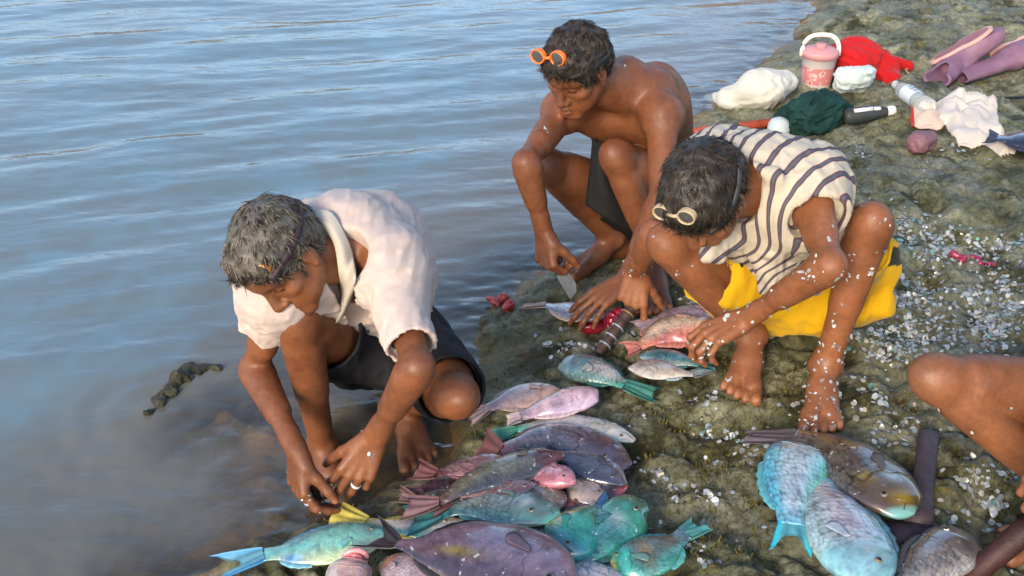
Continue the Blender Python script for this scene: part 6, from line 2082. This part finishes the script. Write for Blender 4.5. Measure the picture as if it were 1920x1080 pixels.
    # ---- a pair of purple rubber boots
    def boot(label, top, ank, toe, sole_n, r=0.058, group='purple rubber boots', flat=0.4):
        root = empty('rubber_boot', ank - Z * 0.04, label, 'boot', group)
        ax = nrm(ank - top); f = nrm(toe - ank)
        pur = lin(128, 94, 114); 
        heel = ank - f * 0.055 + sole_n * 0.030
        v_pr = [Cone(top, ank, r, r * 0.78, 0.02), Cone(ank, heel, r * 0.72, 0.036, 0.03), Cone(ank + f * 0.01 + sole_n * 0.012, ank + f * 0.11 + sole_n * 0.028, 0.056, 0.050, 0.03), Cone(ank + f * 0.11 + sole_n * 0.028, toe + sole_n * 0.025 - f * 0.03, 0.052, 0.046, 0.02)]
        v = Vol(v_pr, 0.0045, 0, 0.04)
        for q in v_pr: v.add(q)
        v.displace(folds(12, 0.003, r * 100, ax=f, stretch=0.5))
        # flat sole, open top, hollow shaft
        v.cut(ank + sole_n * 0.058 + f * 0.06, sole_n, 0.24)
        v.sub(Cone(top - ax * 0.05, ank - ax * 0.09, r * 0.84, r * 0.60), 0.006)
        v.cut(top, -ax, 0.09)
        V, F = v.mesh(); V = relax(V, F, 1, 0.4)
        zb = V[:, 2].min(); wv = np.clip(1 - ((V - top) @ ax) / np.linalg.norm(ank - top), 0, 1); V[:, 2] = zb + (V[:, 2] - zb) * (1 - flat * wv)
        C = np.tile(pur, (len(V), 1)) * (1 + 0.12 * noise3(V[:, 0] * 12, V[:, 1] * 12, V[:, 2] * 12))[:, None]
        mesh_obj('boot_upper', V, F, M['rubber'], root, C)
        # sole: outline plate
        side = np.cross(f, sole_n)
        out = []
        for t in np.linspace(0, 2 * math.pi, 40)[:-1]:
            u = math.cos(t); w = math.sin(t)
            x = 0.035 + 0.140 * u; hw = (0.052 if u > 0.1 else 0.042) * (1 - 0.10 * math.exp(-((u + 0.1) / 0.25) ** 2) * 2)
            out.append((x, hw * w * (1 + 0.1 * u)))
        sb = MB(); V = []; n_ = len(out)
        for hh in (0.054, 0.068):
            for (x, y) in out: V.append(ank + f * x + side * y + sole_n * hh)
        Fs = [(i, (i + 1) % n_, n_ + (i + 1) % n_, n_ + i) for i in range(n_)] + [tuple(range(n_, 2 * n_)), tuple(range(n_ - 1, -1, -1))]
        sb.add(V, Fs, lin(206, 160, 148))
        so = sb.build('sole', M['rubber'], root, smooth=False)
        ib = MB(); V = []
        for (x, y) in out: V.append(ank + f * (0.035 + (x - 0.035) * 0.88) + side * y * 0.82 + sole_n * 0.0695)
        ib.add(V, [tuple(range(n_))], lin(150, 92, 96)); ib.build('tread', M['rubber'], so, smooth=False)
        return root
    an = T(1796, 118, 0.060)
    boot('purple rubber boot lying with its sole turned up', T(1758, 136, 0.050), an, an + nrm(T(1848, 88, 0.13) - an) * 0.20, nrm(A(-0.45, 0.15, 0.9)), 0.060)
    an2 = T(1905, 108, 0.055)
    boot('purple rubber boot lying flat with its long shaft towards the other', T(1802, 132, 0.050), an2, an2 + nrm(A(1, 0.5, 0.05)) * 0.2, nrm(A(-0.3, 0.9, 0.3)), 0.050, flat=0.5)
    # ---- orange pole and plastic jug
    root = empty('pole', T(1378, 240), 'orange painted pole lying behind the striped shirt', 'pole')
    a, b = T(1300, 248, 0.03), T(1452, 229, 0.03)
    pb = MB(); pb.tube([a, b], 0.017, 14, lin(196, 86, 52)); pb.build('shaft', M['wood'], root)
    pb = MB(); pb.tube([b - nrm(b - a) * 0.02, b + nrm(b - a) * 0.012], 0.0185, 14, lin(120, 60, 44)); pb.build('end_cap', M['plastic'], root)
    root = empty('plastic_jug', T(1458, 248), 'cloudy plastic jug standing behind the back of the striped shirt', 'jug')
    jb = MB(); q = T(1458, 256, 0.0)
    jb.lathe(q, Z, [(0, 0.001), (0, 0.038), (0.005, 0.042), (0.030, 0.043), (0.052, 0.041), (0.068, 0.031), (0.075, 0.016), (0.077, 0.001)], 28, lin(190, 192, 190))
    jb.build('jug_body', M['bag'], root)
    # ---- dark green cloth
    root = empty('cloth', T(1525, 225), 'crumpled dark green cloth bundle', 'cloth')
    g0 = [Cone(T(1468, 228, 0.03), T(1520, 215, 0.06), 0.035, 0.062, 0.04), Cone(T(1520, 215, 0.06), T(1560, 212, 0.055), 0.062, 0.05, 0.04), Cone(T(1545, 195, 0.06), T(1585, 215, 0.03), 0.045, 0.025, 0.04),
          Cone(T(1470, 235, 0.02), T(1545, 235, 0.02), 0.02, 0.025, 0.03)]
    sdf_obj('fabric', g0, M['dark_cloth'], lin(24, 62, 56) * 0.8, root, 0.005, fold=folds(13, 0.024, 6.0, ax=A(1, 0.6, 0.6), stretch=0.3), fold2=folds(30, 0.010, 2.0, ax=A(1, 0.6, 0.6), stretch=0.4))
    # ---- torch
    root = empty('flashlight', T(1620, 220), 'black and white diving torch with a white cap beside the green cloth', 'torch')
    a, b = T(1582, 220, 0.032), T(1672, 207, 0.032); ax = nrm(b - a); L = np.linalg.norm(b - a)
    fb = MB(); fb.lathe(a, ax, [(0, 0.001), (0, 0.030), (0.02, 0.032), (L * .5, 0.030), (L * .8, 0.022), (L * .9, 0.016), (L * 0.9, 0.001)], 24, lin(50, 54, 52)); fb.build('casing', M['rubber'], root)
    wb = MB(); wb.lathe(a + ax * L * 0.9, ax, [(0, 0.001), (0, 0.017), (0.014, 0.019), (0.030, 0.017), (0.031, 0.001)], 20, lin(226, 222, 205)); wb.build('cap', M['plastic'], root)
    sb = MB(); side = nrm(np.cross(ax, Z)); upv = nrm(Z * 0.8 - side * -0.45)
    sb.tube([a + ax * 0.03 + upv * 0.028, a + ax * L * 0.55 + upv * 0.027], 0.009, 10, lin(222, 220, 212)); sb.tube([a + ax * L * 0.58 + upv * 0.025, a + ax * L * 0.72 + upv * 0.022], 0.008, 10, lin(222, 220, 212))
    sb.build('white_stripe', M['plastic'], root)
    # ---- water bottle
    root = empty('water_bottle', T(1705, 185), 'clear plastic water bottle with a white cap', 'bottle')
    a, b = T(1742, 203, 0.034), T(1675, 156, 0.040); ax = nrm(b - a); L = np.linalg.norm(b - a)
    wb = MB(); wb.lathe(a, ax, [(0, 0.001), (0.0, 0.030), (0.006, 0.034), (L * .2, 0.034), (L * .22, 0.032), (L * .26, 0.034), (L * .6, 0.034), (L * .75, 0.028), (L * .86, 0.015), (L * .90, 0.014)], 26, lin(215, 225, 225)); wb.build('bottle', M['clear'], root)
    lb = MB(); lb.lathe(a + ax * L * 0.30, ax, [(0, 0.0346), (L * 0.28, 0.0346)], 26, lin(214, 216, 220)); lab = lb.build('label', M['plastic'], root)
    db = MB(); side = nrm(np.cross(ax, -CF)); nn = nrm(np.cross(side, ax))
    if nn @ -CF < 0: nn = -nn
    for i, (o, w) in enumerate(((-0.35, 0.012), (0.02, 0.014), (0.36, 0.010))):
        q = a + ax * (L * 0.44 + o * L * 0.22) + nn * 0.0352
        db.ball(q, (0.006, w, 0.0008), 10, lin(90, 104, 120), np.stack([ax, side, nn]))
    db.build('print', M['plastic'], lab)
    cb = MB(); cb.lathe(a + ax * L * 0.88, ax, [(0, 0.0165), (0.024, 0.0165), (0.026, 0.014), (0.026, 0.001)], 20, lin(232, 230, 224)); cb.build('cap', M['plastic'], root)
    # ---- white shirt thrown down
    root = empty('cast_off_shirt', T(1800, 250), 'white shirt with a red trimmed sleeve thrown on the rock', 'shirt')
    drape('fabric', [(1752, 200), (1790, 188), (1840, 186), (1866, 196), (1872, 226), (1880, 262), (1906, 280), (1902, 294), (1876, 297), (1856, 282), (1846, 276), (1822, 284), (1796, 278), (1782, 256), (1770, 240), (1752, 236)],
          M['cloth'], lin(222, 210, 196) * 0.78, root, A(0.35, 1, 0), 5.0)
    sl = drape('sleeve', [(1706, 200), (1740, 194), (1766, 198), (1776, 232), (1764, 246), (1736, 246), (1712, 240)], M['cloth'], lin(214, 190, 172) * 0.78, root, A(1, 0.2, 0), 9.0, 0.034, 0.016)
    for oo in ([(1703, 201), (1709, 200), (1715, 240), (1709, 242)], [(1716, 199), (1721, 198), (1728, 244), (1722, 244)]):
        drape('trim', oo, M['cloth'], lin(176, 44, 40), sl, A(0.1, 1, 0), 9.0, 0.040, 0.010, 80)
    # ---- bits
    root = sdf_obj('whelk_shell', [Cone(T(1722, 268, 0.04), T(1735, 264, 0.035), 0.042, 0.034, 0.03), Cone(T(1735, 264, 0.035), T(1748, 256, 0.04), 0.03, 0.012, 0.02)], M['rubber'], lin(120, 84, 90), None, 0.0045, fold=folds(30, 0.006, 1.0))
    tag(root, 'round purplish shell below the white shirt', 'shell')
    lb = MB(); lb.tube(catmull([T(1752, 192, 0.015), T(1800, 186, 0.02), T(1860, 184, 0.016), T(1940, 182, 0.02)], 30), 0.0045, 6, A(0.02, 0.02, 0.02)); tag(lb.build('spear', M['metal']), 'thin dark spear rod lying behind the white shirt', 'spear')
    # ---- mallet with a flat dark head
    root = empty('mallet', T(1725, 930), 'dark wooden mallet lying with its worn handle upward', 'mallet')
    a, b = T(1742, 812, 0.020), T(1722, 985, 0.022); t = nrm(b - a)
    hb = MB(); hb.tube([a + (b - a) * q for q in (0, .03, .3, .6, .85, 1)], [0.0205, 0.0225, 0.021, 0.0225, 0.027, 0.029], 16, lin(72, 60, 68) * 0.8, squash=0.55); hb.build('handle', M['wood'], root)
    c, d = T(1622, 1002, 0.022), T(1758, 994, 0.022)
    hd = MB(); hd.tube([c, c + (d - c) * 0.1, c + (d - c) * .5, c + (d - c) * .85, d], [0.024, 0.034, 0.028, 0.023, 0.020], 12, lin(54, 48, 64) * 0.8, squash=0.5); hd.build('head', M['wood'], root)
    # ---- the dark shaft in the lower right
    root = empty('bolo_knife', T(1860, 1040), 'long dark knife with a rounded wooden handle in the lower right corner', 'knife')
    a, b = D(1935, 985, 1.93), D(1780, 1112, 1.98)
    hb = MB(); hb.tube([a + (b - a) * q for q in (0, .1, .5, 1)], [0.020, 0.024, 0.022, 0.024], 14, lin(66, 34, 32) * 0.8); hb.build('handle', M['wood'], root)
    bb = MB(); e = nrm(a - b); w_ = nrm(np.cross(e, -CF)); c = b - e * 0.30
    def blade(mb, p0, p1, wd, w_, th, col):
        n = nrm(np.cross(p1 - p0, w_)); V = []; 
        for q, s0 in ((0, 1.0), (0.6, 1.05), (0.88, 0.75), (1.0, 0.12)):
            cc = p0 + (p1 - p0) * q
            V += [cc + w_ * wd * 0.45 + n * th, cc + w_ * wd * 0.45 - n * th, cc - w_ * wd * 0.55 * s0 + w_ * wd * 0.45 * (1 - s0)]
        F = []
        for i in range(3):
            o = i * 3
            F += [(o, o + 1, o + 4, o + 3), (o + 1, o + 2, o + 5, o + 4), (o + 2, o, o + 3, o + 5)]
        F += [(0, 2, 1), (9, 10, 11)]
        mb.add(V, F, col)
    blade(bb, b, c, 0.045, w_, 0.002, lin(90, 88, 88)); bb.build('blade', M['metal'], root, smooth=False)
    # ---- knives in the hands
    def knife(label, a, b, c, wd, col=(96, 96, 102), hcol=(60, 42, 34), wdir=None, hr=0.0115):
        root = empty('knife', b, label, 'knife', 'knives in the men\'s hands')
        hb = MB(); hb.tube([a, a + (b - a) * .15, a + (b - a) * .6, b], [hr * .8, hr, hr * 0.95, hr * 0.85], 12, lin(*hcol), squash=0.8); hb.build('handle', M['wood'], root)
        bb = MB(); w_ = nrm(np.cross(nrm(c - b), -CF)) if wdir is None else nrm(wdir)
        blade(bb, b, c, wd, w_, 0.0012, lin(*col)); bb.build('blade', M['metal'], root, smooth=False)
    h1 = J1['wrR'] + nrm(J1['handR'][0]) * 0.085 + nrm(J1['handR'][1]) * 0.03
    knife('dark knife held by the man in the white shirt', h1 - nrm(D(618, 975, 2.26) - h1) * 0.06, h1 + nrm(D(618, 975, 2.26) - h1) * 0.03, D(616, 972, 2.26), 0.026, (70, 62, 68))
    h2 = J2['wrR'] + nrm(J2['handR'][0]) * 0.080 + nrm(J2['handR'][1]) * 0.026
    e2 = D(1078, 556, 2.90)
    knife('grey bladed knife held by the bare chested man', h2 - nrm(e2 - h2) * 0.05, h2 + nrm(e2 - h2) * 0.045, e2, 0.034, (150, 154, 158))
    root = empty('fish_scaler', T(1150, 628), 'dark ringed stick scaler in the striped shirt man\'s far hand', 'scaler')
    a, b = J3['wrR'] + nrm(J3['handR'][0]) * 0.10 + nrm(J3['handR'][1]) * 0.022, T(1122, 664, 0.018)
    sb = MB(); n = 26
    sb.tube([a + (b - a) * (-0.25 + 1.25 * i / n) for i in range(n + 1)], [0.0165 * (1 + 0.10 * math.cos(i * 1.5)) * (1 - 0.25 * i / n) for i in range(n + 1)], 14, lin(70, 52, 48)); sb.build('stick', M['wood'], root)
    for q in (0.12, 0.42, 0.62, 0.8):
        rb = MB(); torus(rb, a + (b - a) * q, b - a, 0.0155, 0.0028, lin(150, 120, 80) if q < 0.2 else lin(150, 155, 170)); rb.build('band', M['metal'], root)
    # ---- offal
    def gut(label, blobs, col, seed):
        rg = np.random.default_rng(seed)
        pr = []
        for (px, py, r) in blobs:
            q = T(px, py, r * 0.5); pr.append(Cone(q + rg.normal(size=3) * r * 0.7 * A(1, 1, .3), q + rg.normal(size=3) * r * 0.9 * A(1, 1, .3), r, r * 0.7, r * 0.5))
        o = sdf_obj('fish_offal', pr, M['flesh'], col, None, 0.0035, fold=folds(45, 0.005, seed))
        tag(o, label, 'offal', 'scraps of fish gut')
    gut('red lump of fish gut at the water edge', [(934, 568, 0.012), (946, 562, 0.016), (958, 570, 0.013), (950, 576, 0.012)], lin(170, 56, 50), 2)
    gut('heap of red fish gut under the hands of the two rear men', [(1098, 606, 0.015), (1112, 612, 0.016), (1118, 600, 0.016), (1132, 596, 0.018), (1148, 602, 0.015), (1128, 612, 0.014), (1190, 582, 0.010), (1210, 578, 0.009), (1160, 590, 0.013)], lin(140, 30, 52), 3)
    gut('scrap of magenta gut among the scales on the right', [(1790, 478, 0.010), (1806, 486, 0.011), (1822, 482, 0.008), (1838, 492, 0.009), (1856, 494, 0.008)], lin(150, 40, 74), 4)
    # ---- weedy stone breaking the water
    pr = []
    for (px, py, r) in ((278, 774, 0.010), (296, 758, 0.017), (312, 738, 0.022), (332, 716, 0.026), (352, 706, 0.024), (374, 700, 0.018), (410, 692, 0.012)):
        pr.append(Cone(G(px, py, ZW), G(px + 14, py - 4, ZW - 0.03), r, r * 1.3, 0.012))
    o = sdf_obj('weedy_stone', pr, M['weed'], None, None, 0.0045, fold=lambda P: 0.014 * noise3(P[:, 0] * 30, P[:, 1] * 30, P[:, 2] * 30) + 0.007 * noise3(P[:, 0] * 80, P[:, 1] * 80, P[:, 2] * 80),
                colfn=lambda V: lin(54, 52, 36) * (1 + 0.6 * noise3(V[:, 0] * 40, V[:, 1] * 40, V[:, 2] * 40))[:, None])
    tag(o, 'weed covered stone just breaking the water surface on the left', 'stone')


def build_scales():
    """loose fish scales strewn over the rock: past counting"""
    rg = np.random.default_rng(21)
    spots = []
    def cluster(px, py, sx, sy, n):
        k = 0; n = int(n * 0.75)
        while k < n:
            cx, cy = px + rg.normal() * sx, py + rg.normal() * sy
            m = int(rg.integers(1, 5)) if rg.random() < 0.55 else int(rg.integers(8, 26))
            sp = 3 + m * 0.55
            for _ in range(m): spots.append((cx + rg.normal() * sp * 1.3, cy + rg.normal() * sp * 0.6))
            k += m
    for args in ((1730, 425, 36, 18, 170), (1745, 465, 50, 14, 330), (1810, 475, 60, 12, 200), (1715, 545, 30, 22, 230), (1690, 600, 30, 28, 240), (1790, 590, 60, 36, 260), (1870, 560, 45, 30, 300),
                 (1880, 625, 40, 22, 240), (1690, 650, 30, 30, 150), (1640, 620, 30, 30, 90), (1820, 640, 50, 22, 120), (1660, 400, 40, 25, 50), (1730, 300, 60, 25, 50), (1620, 300, 40, 25, 24),
                 (1280, 850, 60, 30, 40), (1230, 870, 24, 24, 24), (1370, 930, 60, 50, 34), (1280, 1000, 70, 40, 24), (1400, 830, 60, 14, 34), (1340, 990, 50, 40, 20), (1250, 610, 50, 25, 50), (1100, 645, 45, 22, 36),
                 (1060, 660, 30, 20, 24), (1240, 560, 40, 20, 50), (1310, 780, 50, 20, 12), (1700, 720, 40, 50, 60), (1690, 820, 30, 50, 40), (1800, 900, 50, 50, 50), (1850, 950, 40, 26, 130), (1810, 1010, 40, 20, 60), (1560, 770, 50, 20, 40),
                 (1650, 700, 30, 40, 50), (1450, 720, 90, 60, 24), (1890, 480, 30, 40, 60)):
        cluster(*args)
    for _ in range(120): spots.append((rg.uniform(1050, 1919), rg.uniform(280, 1079)))
    V = []; F = []; C = []
    PX = np.array(spots)
    G0 = np.array([G(px, py, 0.0)[:2] for px, py in spots])
    for it in range(3):
        z = height(G0)
        G0 = np.array([G(px, py, zz)[:2] for (px, py), zz in zip(spots, z)])
    z = height(G0); e = 0.006
    zx = height(G0 + A(e, 0)); zy = height(G0 + A(0, e))
    for i, (x, y) in enumerate(G0):
        if z[i] < ZW + 0.02: continue
        nn = nrm(A(-(zx[i] - z[i]) / e * 0.6, -(zy[i] - z[i]) / e * 0.6, 1) + rg.normal(size=3) * 0.35)
        if nn[2] < 0.3: continue
        u = nrm(np.cross(nn, rg.normal(size=3))); w = np.cross(nn, u)
        s = rg.uniform(0.0034, 0.0088) * (1.3 if rg.random() < 0.2 else 1)
        q = A(x, y, z[i] + 0.0025 + 0.25 * s * math.hypot(nn[0], nn[1]))
        asp = rg.uniform(0.65, 0.9); dome = s * rg.uniform(0.1, 0.3) * (1 if rg.random() < 0.7 else -1)
        base = len(V)
        V.append(q + nn * dome)
        V += [q + s * rg.uniform(0.78, 1.1) * (u * math.cos(k) + w * asp * math.sin(k)) + nn * rg.normal() * s * 0.08 for k in np.linspace(0, 2 * math.pi, 9)[:-1]]
        F += [(base, base + 1 + k, base + 1 + (k + 1) % 8) for k in range(8)]
        t = rg.random()
        c = lin(196, 204, 206) if t < 0.6 else (lin(164, 178, 182) if t < 0.84 else (lin(206, 200, 188) if t < 0.97 else lin(120, 180, 170)))
        c = np.minimum(c * rg.uniform(0.35, 0.9), 0.75)
        C += [c] * 9
    o = mesh_obj('fish_scales', np.array(V), F, M['scale'], None, np.array(C))
    tag(o, 'loose pale fish scales strewn over the rock', 'fish scales', kind='stuff')

# ================================================================== BUILD
build_ground()
build_water()
build_hills()
man_white_shirt()
man_bare_chest()
man_striped_shirt()
man_at_edge()
build_fish()
build_props()
build_scales()
build_turf()
